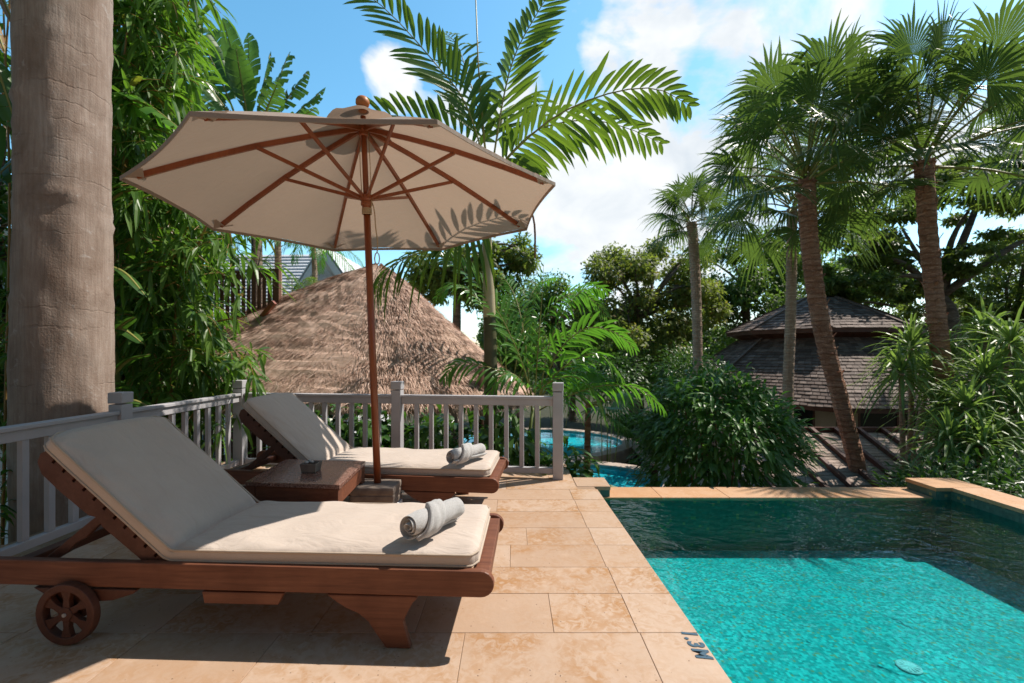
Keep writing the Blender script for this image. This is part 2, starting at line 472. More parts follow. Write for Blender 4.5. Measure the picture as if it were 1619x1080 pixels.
# deck of travertine tiles, each a block with open joints over a grout bed
mb = MB(); gap = .0014
ys = [-1.6]
while ys[-1] < 5.0:
    ys.append(ys[-1] + random.choice([.29, .305, .31, .33]))
ys = [y for y in ys]
for i in range(len(ys) - 1):
    y0, y1 = ys[i], ys[i + 1]
    ym = (y0 + y1) / 2
    far = ym > 4.30
    x = -3.15 - U(0, .4)
    xe = .70 if far else None
    brd = .26
    while True:
        w = random.choice([.46, .58, .62, .7, .82])
        lim = (xedge(ym) - brd) if not far else .60
        x1 = x + w
        last = x1 > lim - .22
        if last: x1 = lim
        mb.slab([(x + gap, y0 + gap), (x1 - gap, y0 + gap), (x1 - gap, y1 - gap), (x + gap, y1 - gap)], -.03, U(-.0008, .0008))
        x = x1
        if last: break
    if not far:
        mb.slab([(x + gap, y0 + gap), (xedge(y0), y0 + gap), (xedge(y1), y1 - gap), (x + gap, y1 - gap)], -.04, U(-.0006, .0006))
    ylast = y1
deck = mb.build('deck', M['trav'], bevel=.0015); tag(deck, kind='structure')
yb = [y for y in ys if y < 4.45][-1]
mb = MB(); mb.slab([(-3.3, -1.6), (xedge(-1.6) - .012, -1.6), (xedge(4.24) - .012, 4.24), (.60, 4.26), (.60, 5.1), (-3.3, 5.3)], -.09, -.0035)
tag(mb.build('deck_bed', M['grout']), kind='structure')
mb = MB(); mb.slab([(-3.28, -1.6), (.74, -1.6), (.74, 4.5), (.55, 5.08), (-3.28, 5.28)], -2.25, -.092)
tag(mb.build('terrace_base', M['concrete']), kind='structure')

# main pool basin
XL, XR, YF, YN, ZW, ZF = .80, 4.05, 4.235, -1.6, -.112, -.60
mb = MB()
mb.add([(XL, YN, ZF), (XR, YN, ZF), (XR, YF + .012, ZF), (XL, YF + .012, ZF)], [(0, 1, 2, 3)])
tag(mb.build('pool_floor', M['mosaic']), kind='structure')
mb = MB()
mb.add([(XL, YF + .012, ZF), (XR, YF + .012, ZF), (XR, YF + .012, -.129), (XL, YF + .012, -.129)], [(0, 1, 2, 3)])
mb.add([(XR, YN, ZF), (XR, YF, ZF), (XR, YF, -.04), (XR, YN, -.04)], [(0, 1, 2, 3)])
mb.add([(XL, YN, ZF), (XL, YF, ZF), (XL, YF, -.042), (XL, YN, -.042)], [(0, 1, 2, 3)])
mb.add([(XL, YN, ZF), (XR, YN, ZF), (XR, YN, 0), (XL, YN, 0)], [(0, 1, 2, 3)])
tag(mb.build('pool_basin', M['poolwall']), kind='structure')
mb = MB()
mb.add([(XL - .02, YN, ZW), (XR + .002, YN, ZW), (XR + .002, YF + .012, ZW), (XL - .02, YF + .012, ZW)], [(0, 1, 2, 3)])
tag(mb.build('pool_water', M['water']), kind='structure')

# far coping, corner block and raised coping walls
t = thing('pool_coping', 'low orange stone coping along the far edge of the pool', 'pool edge', (2.4, 4.4, -.1))
mb = MB(); x = .80
while x < 4.04:
    x1 = min(x + U(.55, .75), 4.045)
    if x1 > 3.8: x1 = 4.045
    mb.slab([(x + .002, 4.235), (x1 - .002, 4.235), (x1 - .002, 4.56), (x + .002, 4.56)], -.128, -.10 + U(-.0006, .0006))
    x = x1
mb.build('coping_slab', M['coping'], t, bevel=.003)
mb = MB(); mb.slab([(.78, 4.252), (4.05, 4.252), (4.05, 4.55), (.78, 4.55)], -2.25, -.1285)
mb.build('wall', M['concrete'], t)
t = thing('corner_block', 'small square stone block where the deck meets the far pool edge', 'stone block', (.76, 4.4, 0))
mb = MB(); mb.slab([(.604, 4.24), (.918, 4.24), (.918, 4.545), (.604, 4.545)], -.035, .0015)
mb.build('cap', M['trav'], t, bevel=.004)
mb = MB(); mb.slab([(.62, 4.248), (.912, 4.248), (.912, 4.538), (.62, 4.538)], -.2, -.036)
mb.build('block', M['poolwall'], t)
t = thing('pool_wall', 'raised stone coping wall running along the right side of the pool', 'pool wall', (4.2, 3, 0))
mb = MB()
mb.slab([(3.9, 4.19), (4.36, 4.19), (4.36, 4.52), (3.9, 4.52)], -.03, .004)
y = 4.186
while y > -1.5:
    y1 = max(y - U(.55, .7), -1.6)
    mb.slab([(4.045, y1 + .002), (4.36, y1 + .002), (4.36, y - .002), (4.045, y - .002)], -.03, .004 + U(-.0006, .0006))
    y = y1
mb.build('cap', M['coping'], t, bevel=.003)
mb = MB()
mb.slab([(3.91, 4.2), (4.35, 4.2), (4.35, 4.51), (3.91, 4.51)], -2.25, -.031)
mb.slab([(4.052, -1.6), (4.35, -1.6), (4.35, 4.198), (4.052, 4.198)], -2.25, -.031)
mb.build('wall', M['poolwall'], t)

# pool light / drain on the pool floor
t = thing('pool_drain', 'white oval drain cover on the floor of the pool', 'drain', at(1437, 1056, 720 * (EYE - ZF) / (1056 - 557)))
p = Vector(t.location)
mb = MB(); mb.lathe([(.062, .002), (.062, .008), (.055, .012), (.05, .009)], p, k=28); mb.build('ring', M['white'], t, smooth=False)
mb = MB()
for k in range(6):
    a = k * PI / 6
    mb.bar(p + Vector((math.cos(a), math.sin(a), 0)) * .049 + Vector((0, 0, .008)), p - Vector((math.cos(a), math.sin(a), 0)) * .049 + Vector((0, 0, .008 + k * .0007)), .01, .006)
mb.build('grille', M['white'], t)

# depth mark painted on the edge tile
cu = bpy.data.curves.new('depth_mark', 'FONT'); cu.body = '1.3M'; cu.size = .105; cu.offset = .0042; cu.shear = .18; cu.extrude = .0004; cu.space_character = 1.22
o = bpy.data.objects.new('tmp', cu); col.objects.link(o)
dg = bpy.context.evaluated_depsgraph_get()
me = bpy.data.meshes.new_from_object(o.evaluated_get(dg))
bpy.data.objects.remove(o)
me.materials.clear(); me.materials.append(M['ink'])
o = bpy.data.objects.new('depth_mark', me); col.objects.link(o)
o.location = (.735, 2.04, .0018); o.rotation_euler = (0, 0, R(-90))
o.location = (.742, 2.035 + .0, .0018)
w = max(v.co.x for v in me.vertices)
o.scale = (.195 / w, .065 / max(v.co.y for v in me.vertices), 1); o.location.y = 2.035
tag(o, 'blue grey 1.3M depth mark painted on the deck edge by the pool', 'depth mark')
o.location = (.757, 2.045, .0026)

# lower garden ground
ZG = -2.2
mb = MB(); mb.add([(-160, -40, ZG - .45), (160, -40, ZG - .45), (160, 260, ZG - .45), (-160, 260, ZG - .45)], [(0, 1, 2, 3)])
tag(mb.build('ground', M['soil']), kind='structure')

# lower pools
def lower_pool(outline, name, cap):
    n = len(outline)
    O = np.array(outline)
    T = np.roll(O, -1, 0) - np.roll(O, 1, 0); T /= np.linalg.norm(T, axis=1, keepdims=True)
    Nn = np.stack([T[:, 1], -T[:, 0]], 1)
    E2 = O + Nn * .42
    m = MB()
    m.add([(x, y, ZG - .25) for x, y in O], [tuple(range(n))])
    P = np.zeros((n, 2, 3)); P[:, 0, :2] = O; P[:, 1, :2] = O; P[:, 0, 2] = ZG - .25; P[:, 1, 2] = ZG - .02
    m.grid(P, wrap_u=True)
    tag(m.build('lower_pool_basin', M['mosaic2']), kind='structure')
    m = MB(); m.add([(x, y, ZG - .07) for x, y in O], [tuple(range(n))])
    tag(m.build('lower_pool_water', M['water2']), kind='structure')
    m = MB()
    P = np.zeros((n, 4, 3))
    P[:, 0, :2] = O - Nn * .0; P[:, 0, 2] = ZG - .12
    P[:, 1, :2] = O - Nn * .0; P[:, 1, 2] = ZG + .0
    P[:, 2, :2] = E2; P[:, 2, 2] = ZG + .0
    P[:, 3, :2] = E2; P[:, 3, 2] = ZG - .45
    m.grid(P, wrap_u=True)
    c = m.build('pool_kerb', M[cap]); 
    return c
def oval(cx, cy, rx, ry, n=40, wob=.06, ph=0):
    return [(cx + rx * math.cos(a) * (1 + wob * math.sin(3 * a + ph)), cy + ry * math.sin(a) * (1 + wob * math.sin(2 * a + ph))) for a in [2 * PI * i / n for i in range(n)]]
k1 = lower_pool(oval(1.7, 12.2, 2.35, 1.9), 'a', 'flag'); tag(k1, 'pale stone kerb curving round the nearer turquoise pool below the terrace', 'pool edge')
k2 = lower_pool(oval(.7, 17.6, 3.3, 3.0, wob=.1, ph=1), 'b', 'flag'); tag(k2, 'pale stone kerb round the farther turquoise pool below the terrace', 'pool edge')
mb = MB()
mb.add([(4.2, 11.2, ZG - .02), (5.6, 12, ZG - .02), (5.4, 19, ZG - .02), (4.5, 18.5, ZG - .02), (4.25, 15, ZG - .02), (4.5, 13, ZG - .02)], [(0, 1, 2, 3, 4, 5)])
tag(mb.build('garden_path', M['flag']), kind='structure')

# ================================================================== RAILING
def railing(name, label, A, B, posts, zs=.80, bal=.155, ph=.95):
    t = thing(name, label, 'railing', ((A + B) / 2).to_tuple())
    d = (B - A); L = d.length; d.normalize()
    sd = Vector((0, 0, 1)).cross(d)
    Mx = Matrix((d, sd, Vector((0, 0, 1)))).transposed()
    ps = [p * L for p in posts]
    for p in ps:
        c = A + d * p
        m = MB()
        m.box(c + Vector((0, 0, (ph - .09) / 2)), (.10, .10, ph - .09), Mx)
        o = m.build('post', M['paint'], t, bevel=.004)
        m = MB(); m.box(c + Vector((0, 0, ph - .041)), (.108, .108, .082), Mx)
        m.build('post_cap', M['paint'], o, bevel=.006)
    for a, b in zip(ps[:-1], ps[1:]):
        a2, b2 = a + .051, b - .051
        m = MB(); m.bar(A + d * a2 + Vector((0, 0, zs)), A + d * b2 + Vector((0, 0, zs)), .085, .026)
        m.bar(A + d * a2 + Vector((0, 0, zs - .047)), A + d * b2 + Vector((0, 0, zs - .047)), .05, .066)
        m.build('top_rail', M['paint'], t, bevel=.004)
        m = MB(); m.bar(A + d * a2 + Vector((0, 0, .08)), A + d * b2 + Vector((0, 0, .08)), .05, .055)
        m.build('bottom_rail', M['paint'], t, bevel=.004)
        n = max(2, round((b2 - a2) / bal))
        for i in range(n - 1):
            c = A + d * (a2 + (b2 - a2) * (i + 1) / n)
            m = MB(); m.box(c + Vector((0, 0, (.107 + zs - .081) / 2)), (.042, .034, zs - .081 - .108), Mx)
            m.build('baluster', M['paint'], t, bevel=.003)
    return t
A = Vector((-2.98, .40, 0)); C_ = Vector((-2.92, 4.92, 0)); E_ = Vector((.455, 4.50, 0))
LL = C_.y - A.y
railing('railing', 'grey painted wooden railing along the left side of the deck beside the tree trunk', A, C_ + Vector((0, -.055, 0)), [0.03, (1.93 - .4) / LL, (3.43 - .4) / LL], ph=.95) if False else None
def left_rail():
    A2 = Vector((-2.995, .42, 0)); B2 = Vector((-2.925, 4.90, 0))
    return railing('railing', 'grey railing along the left side of the deck in front of the tree trunk', A2, B2, [0.0, .336, .672, 1.0])
left_rail()
dd = (E_ - C_).normalized()
def back_rail():
    A2 = C_ + dd * .10
    t = railing('railing', 'grey railing across the back of the deck in front of the thatched hut', A2, E_, [.5, 1.0])
    # rails from the shared corner post to the middle post
    L = (E_ - A2).length; d = (E_ - A2).normalized(); sd = Vector((0, 0, 1)).cross(d); Mx = Matrix((d, sd, Vector((0, 0, 1)))).transposed()
    a2, b2 = -.045, .5 * L - .051
    m = MB(); m.bar(A2 + d * a2 + Vector((0, 0, .80)), A2 + d * b2 + Vector((0, 0, .80)), .085, .026)
    m.bar(A2 + d * a2 + Vector((0, 0, .753)), A2 + d * b2 + Vector((0, 0, .753)), .05, .066); m.build('top_rail', M['paint'], t, bevel=.004)
    m = MB(); m.bar(A2 + d * a2 + Vector((0, 0, .08)), A2 + d * b2 + Vector((0, 0, .08)), .05, .055); m.build('bottom_rail', M['paint'], t, bevel=.004)
    n = round((b2 - a2) / .155)
    for i in range(n - 1):
        c = A2 + d * (a2 + (b2 - a2) * (i + 1) / n)
        m = MB(); m.box(c + Vector((0, 0, (.107 + .80 - .081) / 2)), (.042, .034, .80 - .081 - .108), Mx); m.build('baluster', M['paint'], t, bevel=.003)
back_rail()

# ================================================================== LOUNGER
def arc(cx, cz, r, a0, a1, n=8):
    return [(cx + r * math.cos(R(a0 + (a1 - a0) * i / n)), cz + r * math.sin(R(a0 + (a1 - a0) * i / n))) for i in range(n + 1)]
BA = R(41)                                   # backrest angle
def make_lounger(label, loc, rz):
    t = thing('sun_lounger', label, 'sun lounger', loc, rz)
    W = .70
    zb, zt = .222, .332
    r = (zt - zb) / 2
    for y0 in (0.0, W - .036):
        m = MB()
        poly = arc(-r, (zb + zt) / 2, r, -90, 90, 10) + arc(-2.33 + r, (zb + zt) / 2 + .012, r, 90, 270, 10)
        m.prism(poly, y0, y0 + .036)
        m.build('side_beam', M['teak'], t, local=True, bevel=.006)
        # front leg: scroll bracket running into a raked foot
        q = [(-.715, zb - .001), (-.335, zb - .001), (-.325, zb - .012), (-.345, zb - .03), (-.375, .135), (-.385, .11), (-.352, .0), (-.458, .0), (-.512, .075), (-.535, .11), (-.575, .142), (-.63, .165), (-.68, .195)]
        m = MB(); m.prism(q, y0 + .003, y0 + .033); m.build('leg', M['teak'], t, local=True, bevel=.005)
        m = MB(); m.prism([(-1.26, zb - .001), (-.90, zb - .001), (-.925, zb - .052), (-1.25, zb - .052)], y0 + .004, y0 + .031); m.build('spacer_block', M['teak'], t, local=True, bevel=.004)
        q = [(-2.02, zb - .001), (-1.55, zb - .001), (-1.57, zb - .02), (-1.66, zb - .05), (-1.78, zb - .06), (-1.80, .09), (-1.90, .09), (-1.93, zb - .05)]
        m = MB(); m.prism(q, y0 + .004, y0 + .032); m.build('wheel_bracket', M['teak_dark'], t, local=True, bevel=.004)
        # wheel
        sg = -1 if y0 == 0 else 1
        yw = y0 - .022 if y0 == 0 else y0 + .058
        cx, cz, wr = -1.83, .13, .13
        m = MB(); n = 40
        P = np.zeros((n, 4, 3))
        for i in range(n):
            a = 2 * PI * i / n
            for j, (rr, yy) in enumerate([(wr, -.018), (wr, .018), (.098, .018), (.098, -.018)]):
                P[i, j] = (cx + rr * math.cos(a), yw + yy, cz + rr * math.sin(a))
        m.grid(P, wrap_u=True, wrap_v=True)
        w = m.build('wheel', M['teak_dark'], t, local=True, bevel=.004)
        for k in range(6):
            a = PI / 6 + k * PI / 3
            d = Vector((math.cos(a), 0, math.sin(a)))
            m = MB(); s = Vector((-d.z, 0, d.x))
            c = Vector((cx, yw, cz))
            pts = [c + d * .02 + s * .016, c + d * .06 + s * .012, c + d * .101 + s * .024, c + d * .101 - s * .024, c + d * .06 - s * .012, c + d * .02 - s * .016]
            m.prism([(p.x, p.z) for p in pts], yw - .011, yw + .011)
            m.build('spoke', M['teak_dark'], w, local=True, bevel=.002)
        m = MB(); m.lathe([(.030, -.016), (.030, .016)], (cx, yw, cz), (0, 1, 0), 20); m.build('hub', M['teak_dark'], w, local=True, bevel=.003)
        m = MB(); m.lathe([(.008, -.021), (.008, .021)], (cx, yw, cz), (0, 1, 0), 12); m.build('axle_pin', M['metal'], w, local=True)
    m = MB(); m.lathe([(.014, .03), (.014, W - .03)], (-1.83, 0, .13), (0, 1, 0), 12); m.build('axle', M['metal'], t, local=True)
    # end rail and bed slats
    m = MB(); m.box((-.058, W / 2, .290), (.075, W - .076, .055)); m.build('end_rail', M['teak'], t, local=True, bevel=.005)
    for i in range(13):
        x = -.138 - i * .104
        m = MB(); m.box((x, W / 2, .313), (.066, W - .076, .018)); m.build('slat', M['teak'], t, local=True, bevel=.003)
    m = MB(); m.box((-2.16, W / 2, .285), (.06, W - .076, .05)); m.build('cross_rail', M['teak_dark'], t, local=True, bevel=.004)
    # backrest: two notched side rails with slats between
    H0 = Vector((-1.417, 0, .300))
    ux = Vector((-math.cos(BA), 0, math.sin(BA))); un = Vector((math.sin(BA), 0, math.cos(BA)))
    def bp(s, h): p = H0 + ux * s + un * h; return (p.x, p.z)
    for y0 in (.038, W - .073):
        q = [bp(-.03, -.06)]
        q += [bp(.36, -.075), bp(.40, -.058), bp(.44, -.080), bp(.60, -.088), bp(.72, -.086), bp(.77, -.06), bp(.785, -.02), bp(.765, .022)]
        s = .715
        while s > .03:
            q += [bp(s + .028, .024), bp(s + .008, .024), bp(s + .007, -.016), bp(s - .007, -.016), bp(s - .008, .024)]
            s -= .062
        q += [bp(-.03, .024)]
        m = MB(); m.prism(q, y0, y0 + .035); m.build('backrest_rail', M['teak_dark'], t, local=True)
    Mb = Matrix((ux, Vector((0, 1, 0)), un)).transposed()
    for k in range(11):
        p = H0 + ux * (.045 + k * .062) + un * .012
        m = MB(); m.box((p.x, W / 2, p.z), (.040, W - .172, .016), Mb); m.build('backrest_slat', M['teak_dark'], t, local=True)
    for y0 in (.085, W - .110):
        a = H0 + ux * .40 - un * .03
        m = MB()
        ax, az = a.x, a.z
        b = Vector((-2.04, 0, .30))
        d = (Vector((b.x, 0, b.z)) - Vector((ax, 0, az))); L = d.length; d.normalize(); s_ = Vector((-d.z, 0, d.x))
        q = []
        for k, (f_, h_) in enumerate([(0, .02), (.3, .018), (.45, .026), (.6, .017), (.75, .027), (.9, .018), (1, .022)]):
            p = Vector((ax, 0, az)) + d * L * f_ + s_ * h_; q.append((p.x, p.z))
        for f_, h_ in [(1, -.018), (.5, -.02), (0, -.02)]:
            p = Vector((ax, 0, az)) + d * L * f_ + s_ * h_; q.append((p.x, p.z))
        m.prism(q, y0, y0 + .025); m.build('prop', M['teak_dark'], t, local=True, bevel=.003)
        m = MB(); m.lathe([(.007, -.044), (.007, .03)], (ax, y0, az), (0, 1, 0), 10); m.build('bolt', M['metal'], t, local=True)
    # mattress: one pad folded at the hinge
    xs_seat = 1.350; Lb = .765
    nu, nc = 110, 44
    y0, y1 = .030, W - .030
    hw = (y1 - y0) / 2; yc = (y0 + y1) / 2
    rs = np.random.default_rng(3)
    ph = rs.uniform(0, 6.28, 12)
    P = np.zeros((nu, nc, 3))
    th = .076
    Ltot = xs_seat + Lb
    pip = {'lo': [], 'hi': []}
    for i in range(nu):
        s = Ltot * i / (nu - 1)
        # ends rounded off in plan
        e = min(s, Ltot - s)
        ir = max(0.0, 1 - e / .05)
        w_ = hw - .05 * (1 - math.sqrt(max(0, 1 - ir * ir)))
        thk = th * (1 - .35 * max(0, 1 - e / .03) ** 2)
        fold = math.exp(-((s - xs_seat) / .035) ** 2)
        for j in range(nc):
            a = 2 * PI * j / nc
            ca, sa = math.cos(a), math.sin(a)
            cy = math.copysign(abs(ca) ** .22, ca); cz = math.copysign(abs(sa) ** .42, sa)
            yy = yc + cy * w_
            zz = cz * .5 * thk
            yr = cy
            if sa > 0:
                puff = .010 * (1 - abs(yr) ** 3) * (1 - fold) + .006 * (1 - abs(yr) ** 2)
                wr = .0034 * math.sin(9 * s + 5 * yr + ph[0]) + .0032 * math.sin(13 * s + 7 * yr * yr + ph[5]) * abs(yr) + .0026 * math.sin(17 * s - 9 * yr + ph[1]) * (abs(yr) > .2) + .0022 * math.sin(31 * s + 4 * math.sin(6 * yr + ph[2]) + ph[3]) * (abs(yr)) ** 2
                wr += .009 * math.exp(-abs(s - xs_seat) / .14) * math.sin(15 * yr + 14 * (s - xs_seat) * yr + ph[4]) * abs(yr) ** .5
                zz += (puff + wr * (1 if 0.04 < e else .3)) * sa ** .5
                zz -= .020 * fold * sa ** .5
            P[i, j] = (s, yy, zz)
    def bend(p):
        s, yy, zz = p
        zb0 = .323 + .5 * th
        if s <= xs_seat - .03:
            return (-.075 - s, yy, zb0 + zz)
        # blend through the hinge
        k = min(1.0, (s - (xs_seat - .03)) / .06)
        ang = BA * (k * k * (3 - 2 * k))
        base = np.array([-.075 - (xs_seat - .03), zb0])
        # integrate direction
        n = 12; q = base.copy(); ds = (s - (xs_seat - .03)) / n
        for u in range(n):
            kk = min(1.0, (u + .5) * ds / .06); an = BA * (kk * kk * (3 - 2 * kk))
            q += np.array([-math.cos(an), math.sin(an)]) * ds
        return (q[0] + math.sin(ang) * zz, yy, q[1] + math.cos(ang) * zz)
    Q = np.array([[bend(P[i, j]) for j in range(nc)] for i in range(nu)])
    m = MB(); m.grid(Q, wrap_v=True)
    m.add(Q[0], [tuple(range(nc))]); m.add(Q[-1], [tuple(range(nc - 1, -1, -1))])
    mt = m.build('mattress', M['cushion'], t, smooth=True, local=True)
    # piping: cords along both edges of the rim
    for jj, zoff in ((.30, 1), (-.30, -1)):
        loop = []
        def pt(s, side):
            e = min(s, Ltot - s); ir = max(0.0, 1 - e / .05)
            w_ = hw - .05 * (1 - math.sqrt(max(0, 1 - ir * ir)))
            return bend((s, yc + side * (w_ - .0005), zoff * .5 * th * .60))
        ss = [Ltot * i / 90 for i in range(91)]
        loop = [pt(s, -1) for s in ss] + [pt(s, 1) for s in reversed(ss)]
        m = MB(); m.tube(loop, .0055, 6, closed=True); m.build('piping', M['piping'], mt, smooth=True, local=True)
    return t
make_lounger('wooden sun lounger with beige mattress and raised back, nearest the camera', (-.075, 1.900, .001), R(-2.4))
make_lounger('wooden sun lounger with beige mattress standing against the back railing', (-.095, 3.30, .001), R(-5.5))

# ================================================================== TOWELS
def towel(label, a, b, rad, roll=0.0):
    a = Vector(a); b = Vector(b); ax = (b - a); L = ax.length; ax.normalize()
    up = Vector((0, 0, 1)); sd = ax.cross(up).normalized(); up = sd.cross(ax)
    mid = (a + b) / 2
    t = thing('rolled_towel', label, 'towel', mid)
    # spiral sheet with thickness
    turns = 3.6; n = 150; th = rad / (turns + .6) * .82
    def spiral(k, off, wob):
        f = k / n
        ang = roll + f * turns * 2 * PI
        r = rad * (.10 + .90 * f) + off - th / 2
        return r * math.cos(ang), r * math.sin(ang) * .97
    m = MB(); ns = 22
    P = np.zeros((ns, 2 * (n + 1), 3))
    for i in range(ns):
        f = i / (ns - 1)
        for k in range(n + 1):
            e = .010 * math.sin(k * .055 + 2) + .004 * math.sin(k * .21)      # uneven ends
            s = f * L + (e if f < .5 else -e) * abs(2 * f - 1) ** 3
            edge = th * .42 * max(0, abs(2 * f - 1) - .86) / .14
            lump = .0022 * math.sin(9 * f + k * .09) + .0015 * math.sin(23 * f - k * .17)
            for q, off in ((0, th / 2 - edge + lump), (1, -th / 2 + edge + lump)):
                x, z = spiral(k, off, 0)
                idx = k if q == 0 else 2 * n + 1 - k
                P[i, idx] = a + ax * s + sd * x + up * z
    m.grid(P, wrap_v=True)
    for i, rev in ((0, False), (ns - 1, True)):
        fs = []
        for k in range(n):
            q = (k, k + 1, 2 * n - k, 2 * n + 1 - k)
            fs.append(q if rev else q[::-1])
        m.add(P[i], fs)
    m.build('roll', M['towel'], t, smooth=True)
    # folded wrap: a diagonal flap laid over the roll
    m = MB(); nu, nvv = 44, 16
    P = np.zeros((nu, nvv, 3)); 
    for i in range(nu):
        u = i / (nu - 1)
        ang = PI * (-.35 + 1.55 * u)
        c = L * (.22 + .50 * u)
        hw_ = L * (.15 - .04 * u)
        for j in range(nvv):
            v = j / (nvv - 1) * 2 - 1
            rr = rad + .004 + .0035 * (1 - v * v) + .0045 * math.exp(-((abs(v) - .93) / .07) ** 2) + .0018 * math.sin(6 * v + 10 * u)
            rr -= .006 * max(0, abs(v) - .97) / .03
            s = c + hw_ * v
            P[i, j] = a + ax * s + sd * rr * math.cos(ang) + up * rr * .97 * math.sin(ang)
    m.grid(P)
    o = m.build('wrap_flap', M['towel'], t, smooth=True)
    sm = o.modifiers.new('solid', 'SOLIDIFY'); sm.thickness = .007; sm.offset = -1
    # twisted hem cord where the flap is tucked
    pts = [Vector(P[i, 0]) + up * .0 for i in range(nu)]
    m = MB(); m.tube(pts, .0065, 8); m.build('hem', M['towel'], t, smooth=True)
towel('rolled grey towel lying on the nearest sun lounger', (-.450, 1.985, .489), (-.262, 2.245, .487), .059, 1.0)
towel('rolled grey towel lying on the sun lounger by the back railing', (-.452, 3.335, .488), (-.232, 3.60, .486), .057, 2.0)

# ================================================================== SIDE TABLE
t = thing('side_table', 'low square wooden table with a polished brown granite top between the loungers', 'side table', (-1.35, 3.05, 0), 0)
cA = [at(387.6, 762, 2.77), at(537, 768, 2.70), at(578, 728, 3.30), at(452, 725, 3.36)]
cA = [Vector((p.x, p.y, 0)) for p in cA]
cc = sum(cA, Vector()) / 4
m = MB(); m.slab([(p.x, p.y) for p in cA], .435, .462); m.build('top', M['granite'], t, bevel=.004)
def inset(k): return [cc + (p - cc) * k for p in cA]
i1, i2 = inset(.93), inset(.84)
for i in range(4):
    j = (i + 1) % 4
    m = MB(); a = i1[i]; b = i1[j]; m.bar(a + (b - a) * .075 + Vector((0, 0, .385)), b + (a - b) * .075 + Vector((0, 0, .385)), .024, .096); m.build('apron', M['teak'], t, bevel=.003)
    p = cc + (cA[i] - cc) * .885
    m = MB(); m.box(p + Vector((0, 0, .217)), (.055, .055, .434), Matrix.Rotation(R(-5.5), 3, 'Z')); m.build('leg', M['teak'], t, bevel=.004)
m = MB(); m.slab([(p.x, p.y) for p in inset(.70)], .10, .12); m.build('shelf', M['teak'], t)
t = thing('ashtray', 'small square dark woven box holding a pebble lid on the granite table', 'ashtray', at(492, 744, 3.02))
p = Vector(t.location); p.z = .4625; t.location = p
m = MB(); s1, s2 = .045, .053
vs = []
for s, z in ((s1, 0), (s2, .058), (s2 - .007, .058), (s1 - .004, .03)):
    vs += [(p.x + a * s, p.y + b * s, p.z + z) for a, b in ((-1, -1), (1, -1), (1, 1), (-1, 1))]
fs = [(3, 2, 1, 0), (12, 13, 14, 15)]
for k in range(3):
    for i in range(4):
        j = (i + 1) % 4
        fs.append((k * 4 + i, k * 4 + j, k * 4 + 4 + j, k * 4 + 4 + i))
m.add(vs, fs); m.build('box', M['stone'], t, bevel=.002)
m = MB()
for i in range(4):
    m.lathe([(.001, .006), (.011, .004), (.014, 0), (.011, -.004), (.001, -.006)], p + Vector((U(-.025, .025), U(-.025, .025), .057 + i * .003)), (U(-.3, .3), U(-.3, .3), 1), 10)
m.build('pebbles', M['metal'], t, smooth=True)

# ================================================================== UMBRELLA
nU = Vector((-.0411, .005, .99914)).normalized()
Bp = Vector((-.968, 3.28, .312))
uU = Vector((0, 1, 0)).cross(nU).normalized(); vU = nU.cross(uU)
LU, RU, RISE = 1.984, 1.372, .60
PH = 3.679
def UP(r, a, h): return Bp + nU * h + (uU * math.cos(a) + vU * math.sin(a)) * r
t = thing('umbrella_base', 'dark weathered stone block with white plinth holding the umbrella pole', 'umbrella base', (Bp.x, Bp.y, 0))
def sq(cx, cy, hx, hy): return [(cx - hx, cy - hy), (cx + hx, cy - hy), (cx + hx, cy + hy), (cx - hx, cy + hy)]
bx_, by_ = Bp.x - .0, Bp.y - .01
m = MB(); vs = []; ring = [(.148, .128, .311), (.152, .134, .296), (.152, .134, .272), (.146, .128, .262), (.151, .133, .252), (.150, .132, .226), (.143, .125, .214), (.148, .13, .204), (.146, .128, .175), (.132, .115, .16)]
for hx, hy, z in ring: vs += [(bx_ + a * hx, by_ + b * hy, z) for a, b in ((-1, -1), (1, -1), (1, 1), (-1, 1))]
fs = [(0, 1, 2, 3), tuple(len(vs) - 4 + i for i in (3, 2, 1, 0))]
for k in range(len(ring) - 1):
    for i in range(4):
        j = (i + 1) % 4; fs.append((k * 4 + i, k * 4 + 4 + i, k * 4 + 4 + j, k * 4 + j))
m.add(vs, fs); m.build('block', M['stone'], t, bevel=.003)
m = MB(); m.slab(sq(bx_, by_, .15, .135), .002, .159); m.build('plinth', M['white'], t, bevel=.004)

t = thing('patio_umbrella', 'open octagonal beige canvas umbrella with reddish wooden pole and ribs', 'umbrella', Bp)
m = MB(); m.tube([UP(0, 0, -.03), UP(0, 0, .9), UP(0, 0, LU + .02)], [.0255, .0255, .024], 20)
m.build('pole', M['umbwood'], t, smooth=True)
m = MB(); m.tube([UP(0, 0, LU + .02), UP(0, 0, LU + RISE + .06)], [.020, .020], 16); m.build('upper_pole', M['umbwood'], t, smooth=True)
def lat(name, prof, mat, h):
    mm = MB(); mm.lathe(prof, UP(0, 0, h), nU, 28); return mm.build(name, M[mat], t, smooth=False, bevel=.002)
lat('runner', [(.028, -.075), (.032, -.06), (.032, -.045), (.040, -.038), (.040, -.02), (.034, -.012), (.048, 0), (.048, .03), (.036, .034)], 'umbwood', LU + .055)
lat('top_hub', [(.030, -.05), (.036, -.045), (.036, -.02), (.052, -.015), (.052, .022), (.03, .026)], 'umbwood', LU + RISE - .035)
m = MB()
for k in range(5): 
    pts = [UP(.031, a, LU - .045 + k * .0095 + .004 * math.sin(a)) for a in [2 * PI * i / 20 for i in range(20)]]
    m.tube(pts, .005, 6, closed=True)
pts = [UP(.034, -.3, LU - .02)]
for i in range(12):
    f = i / 11
    pts.append(UP(.045 + .03 * math.sin(f * 2.2), -.3 + .1 * math.sin(9 * f), LU + .05 - .38 * f))
lo = pts[-1]
